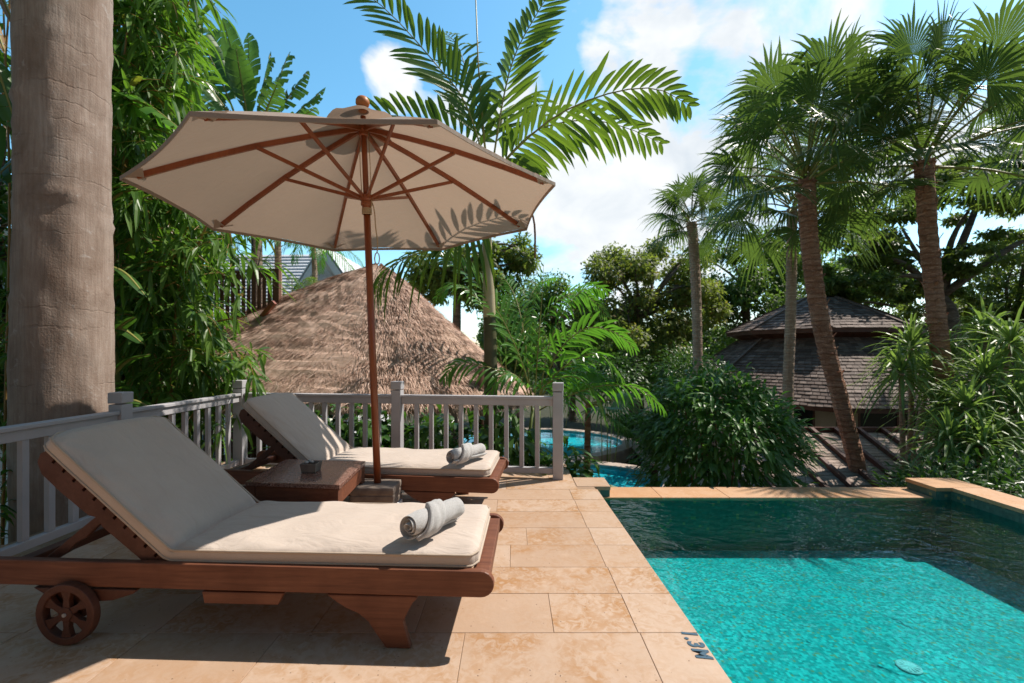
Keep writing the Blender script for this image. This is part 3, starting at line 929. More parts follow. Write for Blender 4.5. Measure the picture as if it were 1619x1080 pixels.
for i in range(9):
    a = i / 8 * 2 * PI
    pts.append(lo + Vector((.018 * math.sin(a), 0, -.045 * (1 - math.cos(a)) / 1)))
m.tube(pts, .0042, 6)
m.tube([UP(.035, -.2, LU + .0), UP(.040, -.2, LU + .3), UP(.036, -.2, LU + RISE - .05)], .003, 5)
m.tube([UP(.035, 2.9, LU + .08), UP(.040, 2.9, LU + .3), UP(.036, 2.9, LU + RISE - .05)], .003, 5)
m.build('cord', M['rope'], t, smooth=True)
def ribh(s): return LU + RISE * (1 - s) + .035 * math.sin(PI * s) * 1.0
ang = [PH - k * PI / 4 for k in range(8)]
m = MB(); ns, nt = 14, 10
for k in range(8):
    a0, a1 = ang[k], ang[k] - PI / 4
    P = np.zeros((ns, nt, 3))
    for i in range(ns):
        s = .035 + .965 * i / (ns - 1)
        for j in range(nt):
            f = j / (nt - 1)
            A_ = UP(RU * s, a0, ribh(s)); B_ = UP(RU * s, a1, ribh(s))
            p = A_.lerp(B_, f)
            b = 4 * f * (1 - f)
            c = Vector(UP(0, 0, ribh(s)))
            p = p + (c - p).normalized() * (.030 * b * s ** 3) - nU * (.026 * b * math.sin(PI * min(1, s * .95)) ) + nU * .008 * b * s ** 6
            p += nU * .004 * math.sin(11 * f + 6 * s + k * 1.7) * s * b
            P[i, j] = p
    m.grid(P)
can = m.build('canopy', M['canopy'], t, smooth=True)
# hem along the rim
m = MB()
for k in range(8):
    a0, a1 = ang[k], ang[k] - PI / 4
    pts = []
    for j in range(10):
        f = j / 9; b = 4 * f * (1 - f)
        p = UP(RU, a0, ribh(1)).lerp(UP(RU, a1, ribh(1)), f); c = Vector(UP(0, 0, ribh(1)))
        p = p + (c - p).normalized() * (.030 * b) + nU * .008 * b - nU * (.026 * b * math.sin(PI * .95)); pts.append(p)
    for p, q in zip(pts[:-1], pts[1:]): m.bar(p - nU * .011, q - nU * .011, .005, .022, nU)
m.build('hem', M['canopy'], can)
# corner pockets
for a in ang:
    m = MB()
    p0 = UP(RU - .002, a, ribh(1) - .006); p1 = UP(RU * .92, a, ribh(.92) - .050)
    ps = [UP(RU * .92, a + da * 2.2, ribh(.92) - .012) for da in (-.035, .035)]
    m.add([p0, p1, ps[0], ps[1]], [(0, 1, 2), (0, 3, 1)])
    m.build('rib_pocket', M['canopy'], can)
# vent cap
m = MB(); P = np.zeros((5, 32, 3))
for i in range(5):
    s = i / 4
    for j in range(32):
        a = PH - 2 * PI * j / 32
        P[i, j] = UP(.02 + .235 * s * (1 - .05 * (1 - abs(math.cos(4 * a - 4 * PH)))), a, LU + RISE + .105 - .105 * s + .012 * math.sin(8 * a) * s * s)
m.grid(P, wrap_v=True); m.build('vent_cap', M['canopy'], can, smooth=True)
for k, a in enumerate(ang):
    m = MB(); pts = [UP(RU * s, a, ribh(s) - .026) for s in (.035, .25, .5, .75, .945)]
    for p, q in zip(pts[:-1], pts[1:]): m.bar(p, q + (q - p).normalized() * .004, .020, .032, nU)
    m.build('rib', M['umbwood'], t)
    m = MB(); m.bar(UP(.042, a, LU + .072), UP(RU * .50, a + .012, ribh(.50) - .036), .018, .024, nU); m.build('strut', M['umbwood'], t, bevel=.003)
mm = MB(); mm.lathe([(.045, 0), (.048, .012), (.03, .022), (.028, .03), (.042, .038), (.049, .055), (.047, .078), (.036, .096), (.018, .106), (.004, .109)], UP(0, 0, LU + RISE + .10), nU, 28); mm.build('finial', M['finial'], t, smooth=True)
# ================================================================== VEGETATION HELPERS
def curve(pts, n):
    """smooth Catmull-Rom through points"""
    P = [np.array(p, float) for p in pts]
    P = [2 * P[0] - P[1]] + P + [2 * P[-1] - P[-2]]
    out = []
    m = len(P) - 3
    for i in range(n):
        t = i / (n - 1) * m; k = min(int(t), m - 1); u = t - k
        a, b, c, d = P[k:k + 4]
        out.append(.5 * ((2 * b) + (c - a) * u + (2 * a - 5 * b + 4 * c - d) * u * u + (3 * b - a - 3 * c + d) * u ** 3))
    return np.array(out)
UPV = np.array([0, 0, 1.0])
def trunk_mesh(pts, r0, r1, n=26, k=14, rough=.05, flare=0.0, ring=0.0):
    C = curve(pts, n); m = MB()
    P = np.zeros((n, k, 3)); ph = rng.uniform(0, 6, 4)
    T = np.gradient(C, axis=0); T = nv(T)
    for i in range(n):
        f = i / (n - 1)
        s = nv(np.cross(T[i], [0, 1, 0.01])); b = np.cross(T[i], s)
        r = r0 + (r1 - r0) * f + flare * math.exp(-f / .06)
        if ring: r *= 1 + ring * (1 if i % 2 else -1)
        for j in range(k):
            a = 2 * PI * j / k
            rr = r * (1 + rough * (math.sin(3 * a + ph[0] + 5 * f) + .6 * math.sin(5 * a + ph[1] - 9 * f) + .5 * rng.normal() * .6))
            P[i, j] = C[i] + (s * math.cos(a) + b * math.sin(a)) * rr
    m.grid(P, wrap_v=True)
    m.add(P[-1], [tuple(range(k))])
    return m
def pinnate(mb, ra, mb_st, length, width, n=24, roll=0.0, vee=.25, fwd=.75, droop=.25, start=.14, r=.012, endk=.45):
    C = curve(ra, 40); T = nv(np.gradient(C, axis=0))
    mb_st.tube([tuple(c) for c in C[::3]], [r * (1 - .8 * i / 13) for i in range(len(C[::3]))], 6)
    Ps = []; Ds = []; Ns = []; Ls = []; Ws = []; Dr = []
    for i in range(n):
        f = start + (1 - start) * (i + .5) / n
        x = f * 39; k = min(int(x), 38); u = x - k
        p = C[k] * (1 - u) + C[k + 1] * u; t = T[k]
        s = nv(np.cross(t, UPV)); up = np.cross(s, t)
        cr, sr = math.cos(roll), math.sin(roll)
        s2 = s * cr + up * sr; u2 = up * cr - s * sr
        ln = length * (math.sin(PI * min(1, .18 + .82 * f)) ** .6 * (1 - endk * f) + .12)
        for sg in (-1, 1):
            d = nv(s2 * sg + t * (fwd + .5 * f) + u2 * vee + rng.normal(size=3) * .07)
            Ps.append(p); Ds.append(d); Ns.append(nv(u2 - s2 * sg * .3)); Ls.append(ln * U(.88, 1.1)); Ws.append(width * U(.85, 1.1) * (1 - .4 * f)); Dr.append(droop * U(.5, 1.6))
    leaves(mb, Ps, Ds, Ns, Ls, Ws, np.array(Dr), [(.08, .45), (.3, .95), (.6, 1.0), (.85, .6)], .35)
def fan_frond(parent, base, d, pet, Rf, droop=.35, nseg=40, spread=2.45, mat='fan'):
    """costapalmate leaf: petiole from base along d bending down, pleated fan with hanging tips"""
    base = np.array(base); d = nv(d)
    hor = nv(np.array([d[0], d[1], 1e-3]))
    pts = [base, base + d * pet * .5, base + d * pet * .95 - UPV * pet * .10]
    C = curve(pts, 8)
    ax = nv(C[-1] - C[-2]); hub = C[-1]
    s = nv(np.cross(ax, UPV + rng.normal(size=3) * .25)); nrm = np.cross(s, ax)
    rollA = rng.normal() * .45
    s, nrm = s * math.cos(rollA) + nrm * math.sin(rollA), nrm * math.cos(rollA) - s * math.sin(rollA)
    m = MB(); rows = [(.0, .0), (.25, 1), (.48, .98), (.74, .50), (1.0, .06)]
    dphi = spread * 2 / nseg
    for i in range(nseg):
        ph = -spread + dphi * (i + .5)
        if U(0, 1) < .07: continue
        L_ = Rf * (1.0 - .28 * (abs(ph) / spread) ** 2) * U(.80, 1.08)
        dr = droop * U(.6, 1.5)
        vs = []
        for t, wk in rows:
            dd = s * math.sin(ph) + ax * math.cos(ph)
            ss = s * math.cos(ph) - ax * math.sin(ph)
            cup = nrm * (-.16 * (1 - math.cos(ph)) * t * L_ + .10 * t * L_)
            c = hub + dd * L_ * t * (1 - .18 * max(0, t - .5) * dr) + cup - UPV * dr * L_ * max(0, t - .42) ** 1.5 * 1.5
            w = wk * math.tan(dphi / 2) * L_ * min(t, .52) * .96
            if t == 0: vs.append(c); continue
            vs += [c + ss * w, c + nrm * w * .35, c - ss * w]
        m.add(vs, [(0, 1, 2), (0, 2, 3), (1, 4, 5, 2), (2, 5, 6, 3), (4, 7, 8, 5), (5, 8, 9, 6), (7, 10, 11, 8), (8, 11, 12, 9)])
    o = m.build('frond', M[mat], parent)
    m = MB(); m.tube([tuple(c) for c in C], [.022, .021, .019, .018, .017, .015, .013, .011], 6)
    m.build('petiole', M['petiole'], o, smooth=True)
def crown(mb, c, rad, nclump, nleaf, size, clump=.32, aspect=.5, flat=.7, rows=DIA, shell=.55):
    c = np.array(c); rad = np.array(rad)
    d = rand_unit(nclump); rr = rng.uniform(shell, 1.0, nclump)[:, None]
    cc = c + d * rr * rad
    cr = rng.uniform(.6, 1.25, nclump) * clump * rad.mean()
    per = nleaf // nclump
    idx = np.repeat(np.arange(nclump), per); n = len(idx)
    u = rand_unit(n); u[:, 2] *= flat
    q = rng.uniform(0.35, 1.0, n)[:, None]
    P = cc[idx] + u * q * cr[idx][:, None]
    D = nv(u * .7 + rand_unit(n) * .9 + np.array([0, 0, -.15]))
    N = nv(u + UPV * .9 + rand_unit(n) * .5)
    leaves(mb, P, D, N, size * rng.uniform(.65, 1.3, n), size * aspect * rng.uniform(.7, 1.2, n), rng.uniform(0, .35, n), rows, .2)
    return cc
def limbs(mb, base, targets, r0, k=7):
    base = np.array(base)
    for tg in targets:
        tg = np.array(tg); mid = (base + tg) / 2 + rng.normal(size=3) * .12 * np.linalg.norm(tg - base) + UPV * .10 * np.linalg.norm(tg - base)
        C = curve([base, mid, tg], 9)
        mb.tube([tuple(p) for p in C], [r0 * (1 - .8 * i / 8) for i in range(9)], k)
def shrub(name, label, cat, c, rad, n, L_, W_, mat, group=None, stems=5, droop=.5, rows=LAN, up=.25, shell=.45, stem_mat='greenstem', top=True):
    """leafy bush: leaves standing out from an ellipsoid, denser near its skin, on real stems"""
    c = np.array(c); rad = np.array(rad)
    zb = ZG - .45
    t = thing(name, label, cat, (c[0], c[1], zb), 0, group)
    d = rand_unit(n)
    d[:, 2] = np.abs(d[:, 2]) * np.where(rng.uniform(size=n) < .72, 1, -1)
    wa = .4 if name == 'bamboo_bush' else 1.0
    wob = 1 + wa * .16 * np.sin(4 * d[:, 0] * 2 + 3 * d[:, 2] * 3 + c[0] * 7) + wa * .12 * np.sin(7 * d[:, 1] * 2 - 5 * d[:, 2] + c[1] * 5) + .06 * rng.normal(size=n)
    rr = rng.uniform(shell, 1.0, n) ** .6 * wob
    P = c + d * rad * rr[:, None]
    D = nv(d * np.array([1, 1, .5]) + rand_unit(n) * .65 + UPV * up)
    N = nv(UPV + d * .4 + rand_unit(n) * .35)
    m = MB(); leaves(m, P, D, N, L_ * rng.uniform(.7, 1.25, n), W_ * rng.uniform(.75, 1.2, n), droop * rng.uniform(.4, 1.5, n), rows, .25)
    m.build('foliage', M[mat], t)
    m = MB()
    for i in range(stems):
        a = U(0, 2 * PI); k = U(.1, .45)
        b = (c[0] + math.cos(a) * rad[0] * k * .6, c[1] + math.sin(a) * rad[1] * k * .6, zb)
        e = c + np.array([math.cos(a) * rad[0] * k * 1.5, math.sin(a) * rad[1] * k * 1.5, rad[2] * U(.2, .7)])
        C = curve([b, (np.array(b) + e) / 2 + rng.normal(size=3) * .05, e], 8)
        m.tube([tuple(p) for p in C], [.018 - .0014 * i for i in range(8)], 6)
    m.build('stems', M[stem_mat], t, smooth=True)
    return t

# ================================================================== BIG TRUNK BY THE RAILING
t = thing('tree', 'thick smooth grey brown tree trunk rising beside the left railing', 'tree', (-3.44, 3.5, ZG - .4))
n, k = 150, 72
P = np.zeros((n, k, 3)); ph = rng.uniform(0, 6, 8)
scars = [(at(150, 160, 3.4).z, .028), (at(150, 318, 3.4).z, .030), (at(150, 350, 3.4).z, .016), (at(150, 205, 3.4).z, .008), (at(150, 60, 3.4).z, .012), (at(150, 470, 3.4).z, .012)]
for i in range(n):
    z = ZG - .4 + 7.6 * i / (n - 1)
    for j in range(k):
        a = 2 * PI * j / k
        r = .283 + .006 * math.sin(1.3 * z + 1) + .004 * math.sin(2 * a + .8 * z) + .0035 * math.sin(6 * a + 2.2 * z + ph[0]) + .003 * math.sin(9 * a - 5.1 * z + ph[1]) * math.sin(3.3 * z + ph[2]) + .002 * math.sin(17 * z + 4 * a + ph[3]) * math.sin(2 * a + 1.7 * z) + .0015 * rng.normal()
        for sz, amp in scars:
            zz = sz + .020 * math.sin(a * 2 + sz * 9) + .008 * math.sin(7 * a + sz)
            g = math.exp(-((z - zz) / .020) ** 2) * (.55 + .45 * math.sin(3 * a + sz * 31))
            r += amp * .85 * g * (1 + .3 * math.sin(11 * a + sz))
        P[i, j] = (-3.44 + r * math.cos(a), 3.5 + r * math.sin(a), z)
m = MB(); m.grid(P, wrap_v=True); m.build('trunk', M['bark'], t, smooth=True)
m = MB(); cc = crown(m, (-3.9, 1.2, 6.6), (3.4, 2.7, 1.0), 22, 2600, .30, .42, .5, .6, DIA); m.build('crown', M['tree'], t)  # unseen crown and its limbs, added overhead to block sky light
m = MB(); limbs(m, (-3.44, 3.5, 5.1), [tuple(q) for q in cc[:14]], .10); m.build('limbs', M['bark'], t, smooth=True)

# ================================================================== BAMBOO CLUMPS
def spray_leaves(mb, mbst, p, d, nl, L_, W_):
    p = np.array(p); d = nv(d)
    tip = p + d * U(.28, .5) - UPV * U(.05, .18)
    C = curve([p, (p + tip) / 2 + UPV * .04, tip], 7)
    mbst.tube([tuple(c) for c in C], [.0032] * 7, 4, cap=False)
    ii = rng.integers(1, 7, nl); B = C[ii]
    D = nv(d * .7 + rand_unit(nl) * .75 + np.array([0, 0, -.35]))
    leaves(mb, B, D, nv(UPV + rand_unit(nl) * .5), L_ * rng.uniform(.65, 1.25, nl), W_ * rng.uniform(.7, 1.2, nl), rng.uniform(.15, .7, nl), LAN, .3)
def bamboo(label, base, canes, regions, nl=9, L_=.275, W_=.050):
    t = thing('bamboo', label, 'bamboo', base)
    mf = MB(); mt = MB()
    for (x0, x1, y0, y1, Y0, Y1, num) in regions:
        for i in range(num):
            Y = U(Y0, Y1); p = at(U(x0, x1), U(y0, y1), Y)
            a = U(0, 2 * PI)
            spray_leaves(mf, mt, p, (math.cos(a) * .9 + .25, math.sin(a) * .9 - .25, U(-.45, .45)), nl, L_, W_)
    mf.build('foliage', M['bambooleaf'], t); tag(mt.build('twigs', M['cane'], t), kind='stuff')
    for pts in canes:
        C = curve(pts, 22); m = MB()
        rr = [(.017 - .010 * i / 21) * (1.12 if i % 2 else 1) for i in range(22)]
        m.tube([tuple(c) for c in C], rr, 8); m.build('cane', M['cane'], t, smooth=True)
    return t
def cn(*pp): return [tuple(at(a, b, c)) for a, b, c in pp]
bamboo('tall bright green bamboo clump hanging over the railing right of the thick trunk', (-4.3, 5.2, ZG - .45),
       [cn((190, 1000, 5.2), (186, 600, 5.2), (180, 300, 5.1), (200, 60, 4.9), (230, -120, 4.8)),
        cn((215, 1000, 5.3), (205, 560, 5.2), (190, 420, 5.2), (186, 330, 5.2)),
        cn((250, 1000, 5.0), (278, 500, 5.0), (300, 420, 4.9), (340, 330, 4.8), (370, 290, 4.7)),
        cn((230, 1000, 5.6), (225, 560, 5.6), (240, 300, 5.5), (270, 90, 5.4), (300, 0, 5.2)),
        cn((270, 1000, 5.4), (270, 600, 5.3), (320, 520, 5.1), (390, 500, 4.9)),
        cn((180, 1000, 5.8), (165, 500, 5.8), (190, 200, 5.6), (250, 40, 5.3))],
       [(170, 285, -60, 150, 4.7, 6.0, 190), (170, 245, 100, 330, 4.6, 6.0, 170), (185, 300, 290, 480, 4.7, 5.8, 150), (185, 330, 460, 640, 4.7, 5.8, 170),
        (290, 400, 330, 440, 4.8, 5.6, 26), (300, 390, 540, 650, 5.0, 5.6, 34), (170, 270, 150, 520, 6.2, 7.2, 110), (170, 290, 430, 720, 6.2, 7.4, 90)])
bamboo('dark bamboo foliage showing left of the thick trunk at the edge of the view', (-5.4, 4.8, ZG - .45),
       [cn((0, 1000, 4.9), (10, 600, 4.9), (15, 300, 4.8), (5, 0, 4.7)), cn((-40, 1000, 5.1), (-25, 500, 5.1), (0, 200, 5.0), (20, -60, 4.8))],
       [(-90, 60, -60, 120, 4.6, 6.0, 30), (-90, 60, 340, 720, 4.7, 6.2, 100), (-60, 180, 620, 850, 4.4, 5.6, 60)], 9, .22, .032)

# ================================================================== PADDLE LEAVED PLANTS
def paddle(parent, base, tip, w, arch=.15, split=.5, mat='banana', nst=11, pet=.35, roll=0.0):
    base = np.array(base); tip = np.array(tip); Lg = np.linalg.norm(tip - base)
    midp = (base + tip) / 2 + UPV * arch * Lg
    C = curve([base, midp, tip], 30); T = nv(np.gradient(C, axis=0))
    m = MB()
    i0 = int(pet * 29)
    for sg in (-1, 1):
        k = 0
        edges = np.linspace(0, 1, nst + 1)
        for q in range(nst):
            a, b = edges[q], edges[q + 1]
            gp = (.10 if U(0, 1) < split else 0.0) * (b - a)
            dr = U(.0, .55) * split; tw = U(-.2, .2) * split
            vs = []
            for f in (a + gp, b - gp * .5):
                x = i0 + f * (29 - i0); kk = min(int(x), 28); u = x - kk
                p = C[kk] * (1 - u) + C[kk + 1] * u; t_ = T[kk]
                s = nv(np.cross(t_, UPV + np.array([.0, -.35, 0]))); up = np.cross(s, t_)
                s = s * math.cos(roll) + up * math.sin(roll); up = np.cross(s, t_)
                prof = max(0.02, (math.sin(PI * min(1, f * .93 + .07)) ** .55)) * w * .5
                for j in range(4):
                    g = j / 3
                    vs.append(p + s * sg * prof * g * (1 - .12 * g) + t_ * prof * g * .30 + up * (.22 * prof * g - (.30 + dr) * prof * g * g) + up * tw * prof * g)
            m.add(vs, [(j, j + 1, j + 5, j + 4) for j in range(3)])
    o = m.build('leaf_blade', M[mat], parent, smooth=True)
    m = MB(); m.tube([tuple(c) for c in C[::2]], [.026 - .0015 * i for i in range(15)], 6); m.build('midrib', M['petiole'], o, smooth=True)
t = thing('travellers_palm', 'traveller palm with torn paddle leaves standing against the blue sky behind the umbrella', 'palm', tuple(Vector((at(400, 240, 8.6).x, 8.6, ZG - .45))))
hubp = at(405, 245, 8.6)
m = MB(); m.tube([(hubp.x, 8.6, ZG - .45), (hubp.x + .03, 8.6, .8), (hubp.x, 8.6, hubp.z + .2)], [.13, .11, .08], 12); m.build('trunk', M['treebark'], t, smooth=True)
for (px, py, Y, w, sp, rl) in [(262, 60, 8.0, .50, .75, .8), (300, 25, 8.3, .55, .8, .7), (330, 42, 8.7, .58, .3, .9), (352, 28, 8.3, .50, .1, 1.0), (392, 52, 8.9, .55, .35, .6), (372, 70, 8.0, .50, .6, .2), (428, 82, 8.5, .5, .8, .5), (458, 82, 8.8, .52, .9, .3),
                             (488, 112, 8.5, .50, .95, .2), (515, 138, 8.9, .52, .95, .1), (500, 170, 8.2, .5, .9, .3), (310, 110, 8.0, .5, .7, .4), (280, 130, 8.8, .55, .7, .5), (440, 130, 7.9, .46, .8, .6)]:
    paddle(t, tuple(hubp + Vector((U(-.1, .1), U(-.1, .1), U(-.15, .2)))), tuple(at(px, py, Y)), w, .05, sp, 'banana', 12, .40, rl)
t = thing('banana_plant', 'banana plant with a broad pale green leaf right of the trunk', 'banana plant', (-3.9, 4.5, ZG - .45))
hb = at(150, 190, 4.6)
m = MB(); m.tube([(-3.95, 4.6, ZG - .45), (-4.05, 4.6, .6), tuple(hb + Vector((0, 0, -.3)))], [.11, .10, .05], 12); m.build('stem', M['greenstem'], t, smooth=True)
paddle(t, tuple(at(150, 160, 4.6)), tuple(at(296, 212, 4.3)), .42, .12, .75, 'areca', 11, .12, .5)
paddle(t, tuple(at(150, 190, 4.6)), tuple(at(250, 270, 4.9)), .40, .20, .8, 'banana', 11, .15, .2)
for (bx0, by0, tx0, ty0, w_) in [(170, 600, 238, 560, .16), (165, 520, 228, 545, .15), (160, 560, 215, 500, .14), (170, 640, 250, 650, .17), (165, 420, 232, 470, .15), (160, 330, 225, 300, .15)]:
    paddle(t, tuple(at(bx0, by0, 4.35)), tuple(at(tx0, ty0, 4.25)), w_, .12, .0, 'broad', 8, .12, U(.1, .7))
paddle(t, tuple(at(120, 200, 4.6)), tuple(at(60, 60, 5.0)), .45, .1, .4, 'banana', 11, .2, .4)
paddle(t, tuple(at(110, 230, 4.6)), tuple(at(-30, 300, 4.4)), .45, .15, .5, 'banana', 11, .15, .4)
t = thing('banana_plant', 'banana plant with brown dry leaves hanging left of the thick trunk', 'banana plant', (-4.5, 4.2, ZG - .45))
hb = at(-60, 60, 4.2)
m = MB(); m.tube([(hb.x, 4.2, ZG - .45), (hb.x, 4.2, .6), tuple(hb)], [.12, .11, .06], 12); m.build('stem', M['greenstem'], t, smooth=True)
paddle(t, tuple(hb), tuple(at(-20, 285, 4.1)), .42, .18, .3, 'banana', 11, .15, .6)
paddle(t, tuple(hb), tuple(at(30, 210, 4.3)), .36, .3, .5, 'banana', 11, .15, .4)
paddle(t, tuple(at(-10, -30, 3.6)), tuple(at(26, 50, 3.5)), .13, .02, .2, 'dryleaf', 6, .1, 1.0)
paddle(t, tuple(at(-30, -20, 3.7)), tuple(at(8, 85, 3.7)), .10, .02, .6, 'dryleaf', 6, .1, .6)

# ================================================================== FEATHER PALM BEHIND THE UMBRELLA
Yp = 5.3
t = thing('feather_palm', 'feather leaved palm with pale slim trunk arching over the umbrella', 'palm', tuple(Vector((at(776, 600, Yp).x, Yp, ZG - .45))))
m = trunk_mesh([tuple(Vector((at(776, 600, Yp).x, Yp, ZG - .45))), tuple(at(776, 620, Yp)), tuple(at(774, 500, Yp))], .085, .072, 26, 12, .01, .02, .015); m.build('trunk', M['darkstem'], t, smooth=True)
m = trunk_mesh([tuple(at(774, 502, Yp)), tuple(at(772, 430, Yp)), tuple(at(770, 380, Yp)), tuple(at(774, 292, Yp))], .074, .045, 22, 12, .02, 0); m.build('crownshaft', M['shaft'], t, smooth=True)
F0 = (775, 285, 5.3)
def frond(pts, length, width, n, roll, vee=.25, droop=.25, mat='feather', parent=None, r=.013, fwd=.75, start=.14, endk=.45):
    mb, ms = MB(), MB()
    pinnate(mb, cn(*pts), ms, length, width, n, roll, vee, fwd, droop, start, r, endk)
    o = mb.build('frond', M[mat], parent or t); ms.build('rachis', M['petiole'], o, smooth=True); return o
frond([F0, (738, 168, 5.15), (692, 105, 5.0), (610, 15, 4.8), (520, -50, 4.7)], .62, .078, 26, 1.45, .2, .15)
frond([F0, (795, 160, 5.25), (815, 85, 5.2), (850, 20, 5.2), (890, -45, 5.2)], .62, .078, 26, 1.9, .2, .12)
frond([F0, (806, 246, 5.0), (872, 188, 4.5), (955, 150, 4.25), (1035, 140, 4.15), (1092, 168, 4.15)], .56, .075, 25, 1.25, .1, .2, start=.12)
frond([F0, (812, 238, 5.3), (855, 203, 5.2), (925, 190, 5.15), (990, 202, 5.1), (1048, 228, 5.1)], .54, .080, 22, 1.1, .05, .4, start=.12)
frond([F0, (738, 222, 5.4), (680, 196, 5.5), (610, 182, 5.6), (545, 195, 5.6)], .66, .09, 20, 1.2, .3, .15)
frond([F0, (752, 350, 5.1), (715, 385, 4.95), (655, 402, 4.9), (610, 430, 4.85), (590, 470, 4.85)], .52, .055, 24, .7, .0, .8)
frond([F0, (760, 190, 5.5), (740, 120, 5.8), (722, 70, 6.2), (700, 50, 6.7)], .66, .09, 20, .3, .2, .25)
frond([F0, (790, 200, 5.6), (815, 165, 6.1), (845, 160, 6.6), (875, 200, 7.1)], .60, .085, 20, .2, .1, .4)
m = MB(); m.tube([tuple(at(772, 300, 5.3)), tuple(at(756, 100, 5.3)), tuple(at(750, -60, 5.3))], [.016, .010, .006], 6); m.build('spear_leaf', M['petiole'], t, smooth=True)
m = MB(); 
pp = cn((822, 350, 5.2), (836, 330, 5.2), (845, 355, 5.2), (846, 408, 5.2)); m.tube([tuple(c) for c in curve(pp, 10)], .012, 5); m.build('dry_stalk', M['fence'], t)

# ================================================================== ARECA CLUMPS RIGHT OF THE TRUNK
def areca(label, base, fr, stems):
    t = thing('areca_palm', label, 'palm', base)
    for s in stems:
        m = MB(); C = curve(s, 10); m.tube([tuple(c) for c in C], [.032 - .0015 * i for i in range(10)], 8); m.build('stem', M['greenstem'], t, smooth=True)
    for f in fr:
        pts, ln, wd, n, roll, vee, dr = f
        frond(pts, ln, wd, n, roll, vee, dr, 'areca', t, .010, .8, .18)
    return t
b1 = (.15, 5.6, ZG - .45)
areca('glossy areca palm clump with bright feathery fronds beside the back railing', b1,
  [([(850, 640, 5.6), (880, 560, 5.5), (925, 520, 5.4), (970, 525, 5.3), (1005, 552, 5.2)], .42, .060, 18, .75, .1, .3),
   ([(845, 640, 5.7), (850, 560, 5.7), (856, 480, 5.7), (860, 415, 5.7)], .28, .05, 14, .2, .9, .05),
   ([(845, 640, 5.6), (820, 560, 5.5), (780, 480, 5.4), (735, 430, 5.2), (690, 402, 5.1)], .50, .05, 24, .9, .3, .2),
   ([(850, 640, 5.8), (870, 540, 5.9), (900, 480, 6.0), (930, 455, 6.1), (960, 460, 6.2)], .45, .055, 20, .6, .1, .4),
   ([(850, 640, 5.5), (880, 590, 5.3), (930, 560, 5.2), (960, 570, 5.1), (985, 600, 5.0)], .42, .055, 18, .4, .05, .45),
   ([(840, 640, 5.5), (815, 600, 5.3), (770, 580, 5.2), (725, 575, 5.15), (700, 600, 5.1)], .34, .05, 16, .7, .0, .5),
   ([(850, 650, 5.4), (890, 630, 5.2), (950, 610, 5.1), (1010, 615, 5.05), (1050, 650, 5.0)], .36, .045, 20, .5, .1, .55),
   ([(840, 640, 5.9), (830, 540, 6.1), (815, 470, 6.4), (790, 430, 6.7)], .45, .05, 20, .3, .1, .3),
   ([(848, 650, 5.3), (860, 610, 5.2), (905, 595, 5.1), (940, 620, 5.0), (960, 670, 4.95)], .36, .05, 16, .3, .0, .5),
   ([(842, 650, 5.3), (830, 610, 5.2), (805, 590, 5.1), (780, 610, 5.05), (770, 650, 5.0)], .34, .05, 14, .3, .0, .5)],
  [[b1, (.2, 5.6, -.8), tuple(at(848, 640, 5.6))], [(.3, 5.7, ZG - .45), (.34, 5.7, -.8), tuple(at(852, 640, 5.7))], [(0, 5.5, ZG - .45), (.1, 5.5, -.8), tuple(at(842, 645, 5.5))]])
b2 = (.05, 6.9, ZG - .45)
areca('tall pale areca palm standing behind the glossy clump, its fronds in light and shade', b2,
  [([(800, 640, 6.9), (790, 560, 6.9), (760, 480, 6.8), (720, 450, 6.7), (690, 470, 6.6)], .5, .05, 22, .5, .1, .5),
   ([(800, 640, 6.9), (800, 540, 6.9), (805, 470, 6.9), (812, 440, 6.9)], .4, .05, 18, .4, .5, .1),
   ([(805, 640, 6.9), (850, 520, 7.0), (890, 470, 7.1), (930, 470, 7.2), (960, 500, 7.2)], .5, .05, 22, .6, .1, .4),
   ([(805, 640, 6.8), (850, 560, 6.6), (900, 530, 6.5), (940, 550, 6.4)], .48, .05, 20, .5, .1, .5),
   ([(805, 640, 6.9), (830, 500, 7.2), (850, 450, 7.6), (880, 440, 8.0)], .5, .05, 22, .4, .1, .4),
   ([(805, 650, 6.9), (870, 600, 6.8), (930, 590, 6.7), (985, 620, 6.6)], .46, .05, 20, .5, .1, .5)],
  [[b2, (0, 6.9, -.8), tuple(at(802, 640, 6.9))], [(.2, 6.95, ZG - .45), (.15, 6.9, -.8), tuple(at(806, 640, 6.9))]])
t = thing('fan_palm', 'small fan palm with one pale sunlit leaf hanging over the lower pool', 'palm', (1.0, 6.4, ZG - .45))
m = MB(); m.tube([(1.0, 6.4, ZG - .45), (1.05, 6.4, -.6), tuple(at(930, 640, 6.3))], [.06, .05, .04], 8); m.build('trunk', M['palmbark'], t, smooth=True)
for d, p_, R_ in [((.35, -.7, .10), .35, .55), ((.9, -.2, .3), .4, .5), ((-.5, -.4, .5), .4, .45), ((.2, .6, .8), .45, .5), ((.6, -.5, -.25), .4, .5)]:
    fan_frond(t, tuple(at(930, 640, 6.3)), d, p_, R_, .5, 30, 2.0, 'areca')

